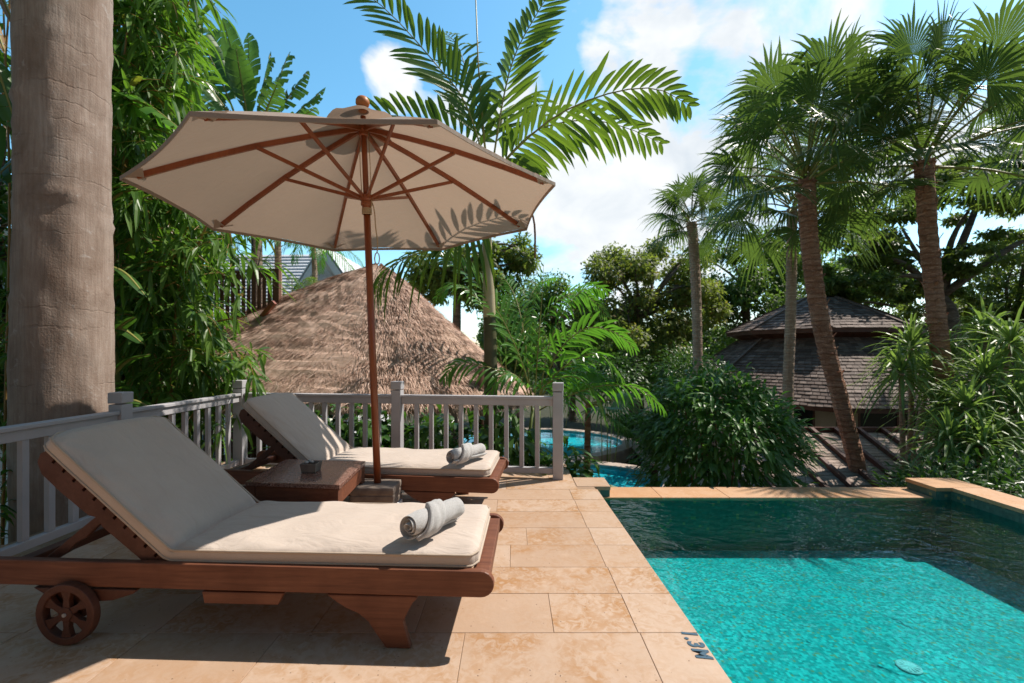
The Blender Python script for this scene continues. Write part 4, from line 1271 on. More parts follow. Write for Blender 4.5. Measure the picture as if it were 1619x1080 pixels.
# ================================================================== FAN PALMS ON THE RIGHT
def fan_palm(label, tr, r0, r1, nf, pet, Rf, mat='palmbark', elev=(-.45, 1.30), group='tall fan palms', droop=.35, rough=.05):
    b = Vector(tr[0]); t = thing('tall_fan_palm', label, 'palm', b, 0, group)
    m = trunk_mesh(tr, r0, r1, 70, 14, rough, .03, .03); m.build('trunk', M[mat], t)
    top = np.array(tr[-1])
    if mat == 'palmbark':      # stubs of old leaf bases
        m = MB()
        C = curve(tr, 60)
        for i in range(70):
            k = int(59 - 32 * random.random() ** 1.8); a = U(0, 2 * PI)
            rr = r0 + (r1 - r0) * k / 59
            d = np.array([math.cos(a), math.sin(a), .0])
            p = C[k] + d * rr * .9
            m.bar(p, p + d * U(.03, .07) + UPV * U(.05, .12), U(.03, .06), .012, (d[0], d[1], .1))
        tag(m.build('leaf_stubs', M['palmbark'], t), kind='stuff')
    ga = PI * (3 - math.sqrt(5)); a0 = U(0, 6)
    for i in range(nf):
        f = (i + .5) / nf
        e = elev[0] + (elev[1] - elev[0]) * f ** .60
        a = a0 + i * ga
        d = (math.cos(a) * math.cos(e), math.sin(a) * math.cos(e), math.sin(e))
        fan_frond(t, tuple(top + np.array(d) * .08 + UPV * (.25 * f - .1)), d, pet * U(.72, 1.12) * (1.0 - .2 * (1 - f)), Rf * U(.88, 1.1), droop * U(.8, 1.3))
    return t
def tp(*pp):
    q = [tuple(at(*p)) for p in pp]
    return [(q[0][0] + .06, q[0][1], ZG - .45)] + q
fan_palm('large fan palm with leaning shaggy trunk standing in front of the shingled pavilion', tp((1362, 780, 8.0), (1330, 640, 8.1), (1300, 520, 8.2), (1282, 400, 8.2), (1274, 285, 8.2)),   .125, .145, 30, 1.78, 1.06, droop=.45)
fan_palm('large fan palm with shaggy trunk farther right than the pavilion', tp((1524, 730, 7.5), (1497, 620, 7.6), (1480, 500, 7.6), (1468, 380, 7.6), (1461, 255, 7.6)), .112, .132, 29, 1.68, 1.02, droop=.45)
fan_palm('slim fan palm with pale ringed trunk just left of the leaning palm', tp((1246, 640, 10.6), (1250, 500, 10.6), (1252, 330, 10.6)), .115, .11, 20, 1.25, 1.05, 'ringbark', (-.7, 1.1), droop=.55, rough=.02)
fan_palm('small distant fan palm standing alone left of the other fan palms', tp((1104, 590, 12.6), (1101, 470, 12.6), (1096, 385, 12.6), (1093, 352, 12.6)), .12, .14, 16, .75, .95, 'ringbark', (-.8, 1.3), droop=.5, rough=.03)
fan_palm('fan palm mostly outside the view whose leaves reach in at the right edge', tp((1690, 780, 10.5), (1685, 500, 10.5), (1672, 230, 10.5)), .15, .17, 24, 1.4, 1.0)

# ================================================================== BUSHES
shrub('bamboo_bush', 'dense rounded dark green bamboo bush behind the far pool edge', 'bush', (2.62, 5.85, -.04), (.96, 1.0, 1.06), 7500, .165, .042, 'bushleaf', None, 9, .42, LAN, .0, .62, 'cane')
tt = [(-2.35, 5.45, .0, 'broad-leaved shrub behind the back railing near its corner post'), (-1.6, 5.4, .0, 'broad-leaved shrub behind the back railing just left of the umbrella pole'), (-.85, 5.3, -.05, 'broad-leaved shrub behind the railing just left of its middle post'), (-.15, 5.15, -.02, 'broad-leaved shrub behind the right half of the back railing'), (.50, 5.02, -.16, 'glossy broad-leaved shrub growing past the right end post of the back railing')]
for i, (x, y, z, lb) in enumerate(tt):
    last = i == 4
    shrub('broad_leaved_shrub', lb, 'shrub', (x, y, z - .35), (.58 if not last else .42, .36, .92 if not last else .72), 800 if not last else 360, .26, .085, 'broad', 'shrubs behind the back railing', 6, .8, OVA, .25, .3)
for i, (x, y, lb) in enumerate([(-3.7, 5.1, 'leafy shrub in the corner between the two railings'), (-3.75, 4.3, 'leafy shrub low behind the left railing beside the trunk'), (-3.9, 2.9, 'leafy shrub behind the left railing near the camera')]):
    shrub('leafy_shrub', lb, 'shrub', (x, y, -.4), (.5, .5, .9), 420, .24, .05, 'broad', 'shrubs outside the left railing', 5, .6, LAN, .2, .3)
# low hedge and strap plants beyond the right coping
for i, (x, y, z, rx, rz, lb) in enumerate([(4.75, 5.1, -.50, .55, .52, 'low leafy hedge clump behind the corner of the raised coping wall'), (5.6, 5.2, -.52, .62, .55, 'low leafy hedge clump at the right edge behind the coping wall'), (6.0, 6.2, -.62, .7, .55, 'low leafy hedge clump farther back below the screw pines'), (6.3, 5.6, -.58, .8, .6, 'low leafy hedge clump at the far right below the screw pines'), (5.15, 4.2, -.5, .45, .55, 'low leafy hedge clump outside the right coping wall')]):
    shrub('hedge', lb, 'hedge', (x, y, z), (rx, .5, rz), 850, .15, .035, 'hedge', 'hedge clumps beyond the coping wall', 6, .4, LAN, .35, .4)
def rosette(parent, c, L_, n, W_=.045):
    c = np.array(c); k = np.arange(n)
    e = 1.45 - 1.9 * (k / n) ** .9 + rng.normal(size=n) * .1
    a = k * 2.39996 + rng.normal(size=n) * .15
    D = np.stack([np.cos(a) * np.cos(e), np.sin(a) * np.cos(e), np.sin(e)], 1)
    m = MB(); leaves(m, c + D * .03 - UPV * (k / n)[:, None] * .12, D, nv(UPV - D * .5 + rng.normal(size=(n, 3)) * .1), L_ * rng.uniform(.8, 1.15, n), W_, rng.uniform(.25, .75, n), [(.06, .9), (.3, 1.0), (.55, .9), (.8, .55)], .45)
    return m.build('leaf_rosette', M['straple'], parent)
def screwpine(label, base, heads, L_=.75):
    t = thing('screw_pine', label, 'screw pine', base, 0, 'screw pines on the right')
    j = np.array([base[0], base[1], base[2] + 1.2])
    m = MB(); m.tube([base, tuple(j)], [.08, .06], 10)
    for h in heads:
        C = curve([tuple(j), tuple((j + np.array(h)) / 2 + np.array([U(-.1, .1), 0, -.1])), tuple(np.array(h) - UPV * .05)], 9); m.tube([tuple(c) for c in C], [.05 - .002 * i for i in range(9)], 8)
    m.build('stem', M['ringbark'], t, smooth=True)
    for h in heads: rosette(t, h, L_ * U(1.05, 1.3), 78, .046)
    return t
screwpine('screw pine with long arching strap leaves left of the right hand leaning palm', (6.7, 7.8, ZG - .45), [tuple(at(1425, 585, 7.6)), tuple(at(1490, 640, 7.4)), tuple(at(1440, 545, 7.9)), tuple(at(1500, 560, 8.2)), tuple(at(1470, 590, 8.3))])
screwpine('tall screw pine with strap leaves at the right edge of the view', (7.2, 7.2, ZG - .45), [tuple(at(1600, 540, 7.1)), tuple(at(1555, 590, 7.0)), tuple(at(1610, 640, 6.6)), tuple(at(1560, 520, 7.9)), tuple(at(1640, 590, 7.4)), tuple(at(1560, 660, 7.0))])
screwpine('screw pine behind the right hand leaning palm with heads close to the ground', (6.1, 6.6, ZG - .45), [tuple(at(1530, 640, 6.6)), tuple(at(1500, 690, 6.4)), tuple(at(1575, 680, 6.4)), tuple(at(1555, 700, 6.2))], .62)

# ================================================================== BACKGROUND TREES
def tree(label, trunk, lumps, mat, n, size, limbs_to=None, r0=.25, group='trees in the garden beyond', clump=.48, bare=0, barkm='treebark', aspect=.5, flat=.7, ncl=16, rows=DIA):
    base = trunk[0]
    t = thing('tree', label, 'tree', base, 0, group)
    m = MB(); cc = []
    tot = sum(l[1][0] * l[1][2] for l in lumps)
    for c, rad in lumps:
        k = max(6, int(ncl))
        cc += list(crown(m, c, rad, k, int(n * rad[0] * rad[2] / tot), size, clump, aspect, flat, rows))
    m.build('crown', M[mat], t)
    m = trunk_mesh(trunk, r0, r0 * .55, 18, 10, .05, r0 * .3); m.build('trunk', M[barkm], t, smooth=True)
    m = MB()
    tgt = limbs_to or [tuple(c) for c in cc[::3]]
    limbs(m, trunk[-1], tgt, r0 * .4)
    m.build('limbs', M[barkm], t, smooth=True)
    return t
def lump(px, py, Y, rx, rz, ry=None): return (tuple(at(px, py, Y)), (rx, ry or rx, rz))
def gt(px, py, Y, *more): 
    a = at(px, py, Y); return [(a.x, Y, ZG - .45)] + [tuple(at(*q)) for q in more]
tree('olive green tree with thin crown left of the small distant fan palm', gt(1010, 620, 18, (1010, 560, 18), (1012, 500, 18)), [lump(975, 450, 18, 1.4, 1.5), lump(1045, 440, 18.5, 1.6, 1.4), lump(1095, 490, 18, 1.2, 1.5), lump(1010, 520, 17.5, 1.8, 1.3), lump(945, 500, 18, 1.0, 1.2)], 'olive', 20000, .20, r0=.22)
tree('fresh green tree directly above the left end of the pavilion roof', gt(1180, 600, 22, (1180, 540, 22), (1180, 480, 22)), [lump(1150, 430, 22, 1.8, 1.9), lump(1220, 420, 22.5, 2.0, 1.7), lump(1180, 490, 21.5, 2.2, 1.6), lump(1120, 500, 23, 1.6, 2.0)], 'tree', 18000, .22, r0=.28)
tree('wide spreading tree with dark limbs rising behind the pavilion on the right', gt(1500, 620, 14.5, (1500, 520, 14.5), (1485, 470, 14.5)),
     [lump(1345, 400, 14.5, 1.3, .7), lump(1420, 350, 14.8, 1.6, .7), lump(1440, 430, 14.8, 1.3, .6), lump(1500, 480, 15.2, 1.2, .6), lump(1540, 320, 14.5, 1.9, .6), lump(1640, 380, 14.5, 1.4, .6), lump(1380, 450, 14.0, 1.3, .6), lump(1570, 250, 15, 1.6, .5), lump(1420, 290, 15.5, 1.5, .5), lump(1330, 330, 15.2, 1.0, .4), lump(1530, 410, 14, 1.0, .45), lump(1310, 440, 14.2, .8, .5), lump(1650, 260, 14.4, 1.3, .6)],
     'rain', 34000, .18, limbs_to=[tuple(at(*q)) for q in [(1345, 395, 14.5), (1380, 440, 14.1), (1420, 350, 14.8), (1540, 320, 14.5), (1630, 380, 14.5), (1560, 260, 15), (1425, 300, 15.3), (1330, 335, 15.1)]], r0=.36, clump=.42, flat=.35, ncl=12, rows=DIA)
tree('green tree at the far right edge below the spreading tree', gt(1610, 620, 17, (1610, 560, 17), (1605, 510, 17)), [lump(1590, 460, 17, 1.5, 1.2), lump(1640, 430, 17, 1.6, 1.5), lump(1560, 510, 17.5, 1.4, 1.0), lump(1650, 520, 17, 1.5, 1.3)], 'rain', 10000, .2, r0=.22)
tree('dark leafy tree behind the feather palm trunk right of the thatched roof', gt(720, 600, 12, (722, 500, 12), (725, 430, 12)), [lump(700, 415, 12, .9, .7), lump(790, 420, 12, .9, .6), lump(745, 450, 12.5, 1.2, .6), lump(820, 400, 12.4, .5, .5), lump(670, 450, 12.5, .6, .6)], 'rain', 8000, .17, r0=.14)
tree('low distant tree seen between the areca palms and the olive tree', gt(880, 600, 20, (880, 540, 20), (880, 510, 20)), [lump(870, 480, 20, 1.7, 1.0), lump(920, 520, 20, 1.5, 1.2), lump(830, 500, 20, 1.6, 1.2)], 'tree', 9000, .2, r0=.18)
tree('dark green tree behind the bamboo clump and the brown fence', gt(270, 620, 10.5, (270, 500, 10.5), (270, 420, 10.5)), [lump(230, 330, 10.5, 1.4, 1.5), lump(290, 260, 10.8, 1.3, 1.2), lump(200, 200, 10.5, 1.2, 1.4), lump(340, 330, 11, .9, .8), lump(180, 440, 10.5, 1.3, 1.2)], 'tree', 6000, .20, r0=.2, rows=LAN)
tree('broad-leaved tree with big leaves filling the view left of the thick trunk', gt(-30, 700, 6.0, (-30, 500, 6.0), (-20, 380, 6.0)), [lump(-10, 480, 6.0, .7, .9), lump(-20, 300, 6.2, .6, .7), lump(10, 620, 5.8, .6, .6), lump(-30, 130, 6.2, .6, .6), lump(120, 560, 6.4, .7, .9), lump(-190, 420, 6.6, 1.0, 1.2), lump(-180, 620, 6.4, .9, .9), lump(-330, 520, 6.8, 1.0, 1.3)], 'broad', 6000, .24, r0=.09, rows=OVA, aspect=.36, group='broad-leaved trees by the trunk', flat=.9, clump=.6)
tree('broad-leaved tree with big leaves behind the bamboo right of the thick trunk', gt(230, 700, 6.8, (230, 560, 6.8), (235, 450, 6.8)), [lump(215, 520, 6.6, .75, .8), lump(250, 400, 6.8, .75, .8), lump(225, 260, 6.8, .6, .8), lump(245, 120, 6.8, .55, .7)], 'broad', 3600, .26, r0=.09, rows=OVA, aspect=.36, group='broad-leaved trees by the trunk', flat=.9, clump=.6)
for i, (px, py, Y, rx, rz, lb) in enumerate([(960, 600, 15, 1.3, .9, 'rounded garden shrub beyond the lower pool left of the bamboo bush'), (1040, 590, 17, 1.5, 1.2, 'garden shrub beyond the lower pool below the olive tree'), (1090, 600, 13.5, 1.0, 1.0, 'garden shrub at the left foot of the pavilion roof'), (880, 600, 21.5, 2.0, 1.4, 'garden shrub beyond the far end of the lower pool'), (1440, 620, 11.5, .9, 1.2, 'garden shrub at the right foot of the pavilion'), (1000, 672, 16.5, .7, .35, 'small garden shrub on the paving beside the lower pool'), (560, 640, 6.9, .8, 1.4, 'dark garden shrub under the eave of the thatched roof')]):
    c = at(px, py, Y)
    if py == 640: c.z = -.9
    shrub('garden_shrub', lb, 'shrub', tuple(c), (rx, rx, rz), int(1500), .19, .06, 'hedge', 'shrubs in the garden beyond', 5, .4, OVA, .2, .4)
for i, (px, py, Y, rx, rz, lb) in enumerate([(905, 560, 26, 2.6, 2.0, 'rounded green tree far beyond the lower pool, left of the olive tree'), (1120, 560, 27, 2.8, 2.2, 'rounded green tree far behind the small distant fan palm'), (820, 540, 24, 2.4, 2.0, 'rounded green tree far behind the areca palms'), (1000, 570, 24, 2.4, 1.6, 'rounded green tree low behind the trunk of the olive tree')]):
    c = at(px, py, Y); tree(lb, [(c.x, Y, ZG - .45), (c.x, Y, -.5), tuple(c)], [((c.x, Y, c.z), (rx, rx * .8, rz))], 'tree', 7000, .28, r0=.2, group='rounded trees far beyond the pool', ncl=26)
c = at(1290, 470, 24); tree('tall green tree filling the gap behind the pavilion roof peak', [(c.x, 24, ZG - .45), (c.x, 24, 1.0), tuple(c)], [lump(1290, 440, 24, 2.4, 1.8), lump(1380, 450, 24.5, 2.2, 1.9), lump(1460, 500, 25, 2.2, 1.8)], 'tree', 16000, .26, r0=.25, ncl=22)
# far woodland that closes the horizon
m = MB()
for i in range(150):
    a = R(-62 + 124 * i / 149 + U(-1, 1)); Y = U(44, 60)
    crown(m, (math.tan(a) * Y, Y, ZG + U(.2, 2.6)), (U(2.4, 4.2), 2.5, U(2.0, 3.6)), 9, 190, .75, .42, .6, .8)
tag(m.build('woodland', M['tree']), kind='stuff', label='far belt of green woodland closing the garden', cat='woodland')
# two slim palms by the white house
for (px, y0, y1, Y, lb) in [(441, 520, 362, 9.6, 'slim pale palm trunk right beside the brown slatted fence'), (498, 470, 392, 12.5, 'slim palm standing in front of the white house gable')]:
    b = at(px, y0, Y); tpx = at(px - 2, y1, Y)
    t = thing('slim_palm', lb, 'palm', (b.x, Y, ZG - .45), 0, 'slim palms by the white house')
    m = trunk_mesh([(b.x, Y, ZG - .45), tuple(b), tuple(tpx)], .085, .065, 30, 10, .02, 0, .03); m.build('trunk', M['ringbark'], t, smooth=True)
    for i in range(11):
        a = i * 2.4; e = U(-.1, .9); Lr = 1.3 if Y < 11 else 1.1
        d = np.array([math.cos(a) * math.cos(e), math.sin(a) * math.cos(e), math.sin(e)]); p0 = np.array(tpx)
        mb, ms = MB(), MB()
        pinnate(mb, [tuple(p0), tuple(p0 + d * Lr * .5 + UPV * .1), tuple(p0 + d * Lr - UPV * .25), tuple(p0 + d * Lr * 1.25 - UPV * .7)], ms, .42, .035, 20, .2, .1, .7, .6)
        o = mb.build('frond', M['areca'], t); ms.build('rachis', M['petiole'], o)
c = at(462, 470, 10.5)
t = thing('fan_palm', 'small dark feathery palm between the brown fence and the white house', 'palm', (c.x, 10.5, ZG - .45))
m = MB(); m.tube([(c.x, 10.5, ZG - .45), tuple(c)], [.08, .06], 8); m.build('trunk', M['palmbark'], t)
for i in range(14):
    a = i * 2.4; e = U(-.3, 1.1); d = np.array([math.cos(a) * math.cos(e), math.sin(a) * math.cos(e), math.sin(e)]); p0 = np.array(c)
    mb, ms = MB(), MB(); pinnate(mb, [tuple(p0), tuple(p0 + d * .5 + UPV * .05), tuple(p0 + d * .95 - UPV * .25)], ms, .3, .03, 18, .2, .1, .7, .5); o = mb.build('frond', M['feather'], t); ms.build('rachis', M['petiole'], o)

# ================================================================== THATCHED HUT
hc = np.array([at(600, 415, 7.9).x, 7.9]); ZA = at(600, 406, 7.9).z; ZE = .60
t = thing('thatched_hut', 'garden hut with a wide dry thatched roof behind the back railing', 'hut', (hc[0], hc[1], ZG - .45))
AX0, AX1, AY = 5.3, 2.55, 2.15
def foot(a):
    c, s = math.cos(a), math.sin(a); p = 2.0 / 2.7
    return np.array([(AX1 if c > 0 else AX0) * math.copysign(abs(c) ** p, c), AY * math.copysign(abs(s) ** p, s)])
def roofp(a, s):
    f = foot(a)
    z = ZE + (ZA - ZE) * ((1 - s) ** 1.0 * .92 + .08 * (1 - s) ** 2.2 - .05 * math.exp(-(s / .10) ** 2))
    return np.array([hc[0] + f[0] * s, hc[1] + f[1] * s, z])
na, ns_ = 140, 40
P = np.zeros((ns_ + 2, na, 3))
for j in range(na):
    a = 2 * PI * j / na
    for i in range(ns_):
        s = .01 + .99 * i / (ns_ - 1); p = roofp(a, s)
        P[i, j] = p + np.array([0, 0, .02 * math.sin(7 * s * 3 + 9 * a) + .012 * rng.normal()])
    P[ns_, j] = roofp(a, 1.0) + np.array([0, 0, -.14]); P[ns_ + 1, j] = roofp(a, .94) + np.array([0, 0, -.10])
m = MB(); m.grid(P, wrap_v=True); rf = m.build('roof', M['thatchbase'], t)
N_ = 52000
m = MB(); a = rng.uniform(PI * .9, PI * 2.12, N_) ; a[: N_ // 8] = rng.uniform(0, 2 * PI, N_ // 8)
s = np.sqrt(rng.uniform(.004, 1.0, N_))
course = np.round(s * 13) / 13 + .010 * np.sin(a * 23 + s * 40) + rng.normal(size=N_) * .012
s = np.where(rng.uniform(size=N_) < .6, np.clip(course, .02, 1.0), s)
P0 = np.array([roofp(x, y) for x, y in zip(a, s)]); P1 = np.array([roofp(x, min(1.05, y + .08)) for x, y in zip(a + rng.normal(size=N_) * .018, s)])
D = nv(P1 - P0 + rng.normal(size=(N_, 3)) * .045)
out = np.stack([P0[:, 0] - hc[0], P0[:, 1] - hc[1], np.full(N_, 2.2)], 1)
Nn = nv(out); D = nv(D + Nn * rng.uniform(.02, .26, N_)[:, None])
leaves(m, P0 + Nn * .004, D, Nn, rng.uniform(.08, .22, N_), rng.uniform(.005, .012, N_), rng.uniform(0, .25, N_), DIA, .1)
N2 = 3600
a2 = rng.uniform(PI * .9, PI * 2.12, N2)
P0 = np.array([roofp(x, U(.95, 1.0)) for x in a2]) - UPV * rng.uniform(0, .12, N2)[:, None]
fo = np.array([foot(x) for x in a2]); D = nv(np.stack([fo[:, 0] * .25, fo[:, 1] * .25, np.full(N2, -.75)], 1) + rng.normal(size=(N2, 3)) * .18)
leaves(m, P0, D, nv(np.stack([fo[:, 0], fo[:, 1], np.full(N2, 1.0)], 1)), rng.uniform(.10, .24, N2), rng.uniform(.006, .014, N2), rng.uniform(0, .3, N2), DIA, .1)
m.build('straw', M['thatch'], rf)
for dx, dy in ((-3.2, -1.5), (1.9, -1.5), (-3.2, 1.5), (1.9, 1.5), (-.7, -1.6)):
    m = MB(); m.tube([(hc[0] + dx, hc[1] + dy, ZG - .45), (hc[0] + dx, hc[1] + dy, ZE + .45)], .08, 10); m.build('post', M['fence'], t, smooth=True)

# ================================================================== SHINGLED PAVILION
pc = np.array([9.62, 14.3]); t = thing('pavilion', 'octagonal pavilion with a dark two-tier shingled roof among the palms', 'pavilion', (pc[0], pc[1], ZG - .45))
PA = R(-118)
def oct_ring(r, z): return [np.array([pc[0] + r * math.cos(PA + k * PI / 4), pc[1] + r * math.sin(PA + k * PI / 4), z]) for k in range(8)]
def shingles(m, r0, z0, r1, z1, rows, w):
    top, bot = oct_ring(r0, z0), oct_ring(r1, z1)
    for k in range(8):
        A0, A1, B0, B1 = top[k], top[(k + 1) % 8], bot[k], bot[(k + 1) % 8]
        nn = nv(np.cross(B1 - B0, A0 - B0)); nn = nn if nn[2] > 0 else -nn
        for r in range(rows):
            f0, f1 = r / rows, (r + 1.12) / rows
            L0, R0_ = A0 + (B0 - A0) * f0, A1 + (B1 - A1) * f0
            L1, R1_ = A0 + (B0 - A0) * f1, A1 + (B1 - A1) * f1
            Wd = np.linalg.norm(R1_ - L1); n = max(1, int(Wd / w)); off = U(0, 1)
            ed = [0] + [(i + off) / (n + 1) for i in range(n + 1)] + [1]
            for i in range(len(ed) - 1):
                a, b = ed[i] + .002, ed[i + 1] - .002
                if b - a < .004: continue
                j = U(-.3, .3) / rows * .3
                tk = U(.014, .03)
                q0, q1 = L0 + (R0_ - L0) * a, L0 + (R0_ - L0) * b
                q2, q3 = L1 + (R1_ - L1) * b + (B0 - A0) * j * .2, L1 + (R1_ - L1) * a + (B0 - A0) * j * .2
                m.add([q0 + nn * .002, q1 + nn * .002, q2 + nn * tk, q3 + nn * tk, q2 + nn * .001, q3 + nn * .001], [(0, 1, 2, 3), (3, 2, 4, 5)])
def cone(m, r0, z0, r1, z1, dz):
    P = np.zeros((2, 8, 3)); P[0] = oct_ring(r0, z0 - dz); P[1] = oct_ring(r1, z1 - dz); m.grid(P, wrap_v=True)
m = MB(); shingles(m, 2.2, 1.66, 4.55, -.02, 21, .17); lo_ = m.build('lower_roof', M['shingle'], t)
m = MB(); cone(m, 2.1, 1.66, 4.5, -.02, .012); m.build('roof_deck', M['teak_dark'], lo_)
m = MB(); shingles(m, .55, 2.92, 2.62, 1.90, 12, .16); up_ = m.build('upper_roof', M['shingle'], t)
m = MB(); cone(m, .5, 2.92, 2.60, 1.90, .012); cone(m, .001, 2.96, .56, 2.925, -.03); m.build('roof_deck', M['teak_dark'], up_)
m = MB(); P = np.zeros((4, 8, 3))
for i, (r, z) in enumerate([(2.61, 1.895), (2.61, 1.78), (2.50, 1.78), (2.12, 1.62)]): P[i] = oct_ring(r, z)
m.grid(P, wrap_v=True); m.build('fascia', M['teak_dark'], up_)
m = MB(); P = np.zeros((3, 8, 3))
for i, (r, z) in enumerate([(4.5, -.02), (4.5, -.13), (3.6, -.13)]): P[i] = oct_ring(r, z)
m.grid(P, wrap_v=True); m.build('fascia', M['teak_dark'], lo_)
for (r0, z0, r1, z1, par) in ((.56, 2.94, 2.64, 1.93, up_), (2.22, 1.69, 4.57, .01, lo_)):
    for a, b in zip(oct_ring(r0, z0), oct_ring(r1, z1)):
        m = MB(); m.bar(a, b, .10, .035); m.build('hip_cap', M['shingle'], par)
cor = oct_ring(3.6, 0)
for k in range(8):
    a, b = cor[k], cor[(k + 1) % 8]; a = a.copy(); b = b.copy()
    d = (b - a)
    for f0, f1, mt_, nm in ((0, .16, 'beigewall', 'wall_panel'), (.17, .83, 'darkglass', 'window'), (.84, 1, 'beigewall', 'wall_panel')):
        p, q = a + d * f0, a + d * f1
        m = MB(); m.bar((p[0], p[1], -1.36), (q[0], q[1], -1.36), .06 if mt_ == 'darkglass' else .14, 2.4)
        o = m.build(nm, M[mt_], t)
        if mt_ == 'darkglass':
            mm_ = (p + q) / 2
            for g in (0, .5, 1):
                z = p + (q - p) * g; m = MB(); m.box((z[0], z[1], -1.36), (.09, .09, 2.38)); m.build('mullion', M['teak_dark'], o)

# ================================================================== PLANK ROOF WITH BATTENS BELOW
t = thing('lean_to_roof', 'low sloping plank roof with dark diagonal battens between the bush and the hedge', 'roof', tuple(at(1340, 730, 8.4)))
q = [at(1180, 682, 9.6), at(1475, 682, 9.6), at(1500, 800, 7.0), at(1150, 800, 7.0)]
q = [np.array(p) for p in q]
def rp(u, v, h=0.0):
    p = (q[0] * (1 - u) + q[1] * u) * (1 - v) + (q[3] * (1 - u) + q[2] * u) * v
    nn = nv(np.cross(q[1] - q[0], q[3] - q[0])); nn = nn if nn[2] > 0 else -nn
    return p + nn * h
m = MB()
for i in range(24):
    v0, v1 = i / 24 + .003, (i + 1) / 24 - .003
    for u0, u1 in ((0, .34), (.342, .7), (.702, 1)):
        h = U(0, .012)
        m.add([rp(u0, v0, h), rp(u1, v0, h), rp(u1, v1, h), rp(u0, v1, h), rp(u0, v0, h - .03), rp(u1, v0, h - .03), rp(u1, v1, h - .03), rp(u0, v1, h - .03)], [(0, 1, 2, 3), (7, 6, 5, 4), (0, 4, 5, 1), (1, 5, 6, 2), (2, 6, 7, 3), (3, 7, 4, 0)])
m.build('planks', M['board'], t)
for i in range(10):
    u0 = -.28 + i * .125
    a, b = (u0, 0.0), (u0 + .42, 1.0)
    if a[0] < 0: a = (0, -u0 / .42)
    if b[0] > 1: b = (1, (1 - u0) / .42)
    if b[1] - a[1] < .1 or a[1] > 1: continue
    m = MB(); m.bar(rp(a[0], a[1], .055), rp(b[0], b[1], .055), .07, .085); m.build('batten', M['teak_dark'], t)
m = MB(); m.bar(rp(0, 0, .03), rp(1, 0, .03), .10, .12); m.build('ridge_beam', M['teak_dark'], t)
for u, v in ((.05, .05), (.95, .05), (.05, .95), (.95, .95)):
    p = rp(u, v, -.05); m = MB(); m.box((p[0], p[1], (p[2] + ZG - .45) / 2), (.12, .12, p[2] - ZG + .45)); m.build('post', M['teak_dark'], t)
p = at(1032, 770, 7.3); m = MB(); m.box((p.x + .02, p.y, (-.55 + ZG - .45) / 2), (.10, .10, -.55 - ZG + .45)); tag(m.build('garden_post', M['fence'], bevel=.006), 'short brown wooden post between the lower pool and the bamboo bush', 'post')

# ================================================================== FENCE AND HOUSES
t = thing('slat_fence', 'tall brown vertical slat fence behind the bamboo left of the thatched roof', 'fence', tuple(Vector((at(360, 480, 7.2).x, 7.2, ZG - .45))))
fa, fb = at(262, 437, 6.9), at(434, 428, 7.4)
fa, fb = np.array(fa), np.array(fb); bot = -1.2
n = 21
for i in range(n):
    f = i / (n - 1); p = fa + (fb - fa) * f; h = p[2] - bot
    m = MB(); m.box((p[0], p[1], bot + h / 2), (.052, .020, h)); m.build('slat', M['fence'], t)
for dz in (-.06, -.75, -1.5):
    m = MB(); m.bar(fa + np.array([0, .03, dz]), fb + np.array([0, .03, dz]), .035, .07); m.build('rail', M['fence'], t)
m = MB(); m.bar(fa + np.array([0, 0, .015]), fb + np.array([0, 0, .015]), .08, .03); m.build('cap_rail', M['fence'], t)
m = MB(); p = fb + np.array([.05, 0, 0]); m.box((p[0], p[1], (p[2] + ZG - .45) / 2 + .02), (.08, .08, p[2] - ZG + .45)); m.build('post', M['fence'], t)
m = MB(); m.bar(at(398, 520, 7.1), at(434, 478, 7.0), .05, .07); m.build('brace', M['umbwood'], t)

hy_ = 17.0
t = thing('white_house', 'white house with a pale grey lined roof and gable far behind the umbrella', 'house', tuple(Vector((at(470, 480, hy_).x, hy_, ZG - .45))))
def hp(px, py, dy=0): return np.array(at(px, py, hy_ + dy))
rA, rB = hp(330, 404, 3.0), hp(540, 402, 3.0); eA, eB = hp(330, 520, 0), hp(560, 520, 0)
m = MB(); rows = 22
for r in range(rows):
    f0, f1 = r / rows, (r + 1.05) / rows
    a, b, c, d = rA + (eA - rA) * f0, rB + (eB - rB) * f0, rB + (eB - rB) * f1, rA + (eA - rA) * f1
    up = np.array([0, -.5, .8]) * .07
    m.add([a, b, c + up, d + up, c, d], [(0, 1, 2, 3), (3, 2, 4, 5)])
m.build('roof', M['greyroof'], t)
m = MB(); m.slab([(eA[0] + .2, hy_ + .35), (eB[0] - .2, hy_ + .35), (eB[0] - .2, hy_ + 5.5), (eA[0] + .2, hy_ + 5.5)], ZG - .45, eA[2] - .02); m.build('wall', M['housewhite'], t)
m = MB()
ba, bb = hp(330, 404, 3.05), hp(540, 402, 3.05)
m.add([rA + np.array([0, .03, 0]), rB + np.array([0, .03, 0]), eB + np.array([0, 6.0, 0]), eA + np.array([0, 6.0, 0])], [(0, 1, 2, 3)]); m.build('rear_roof', M['greyroof'], t)
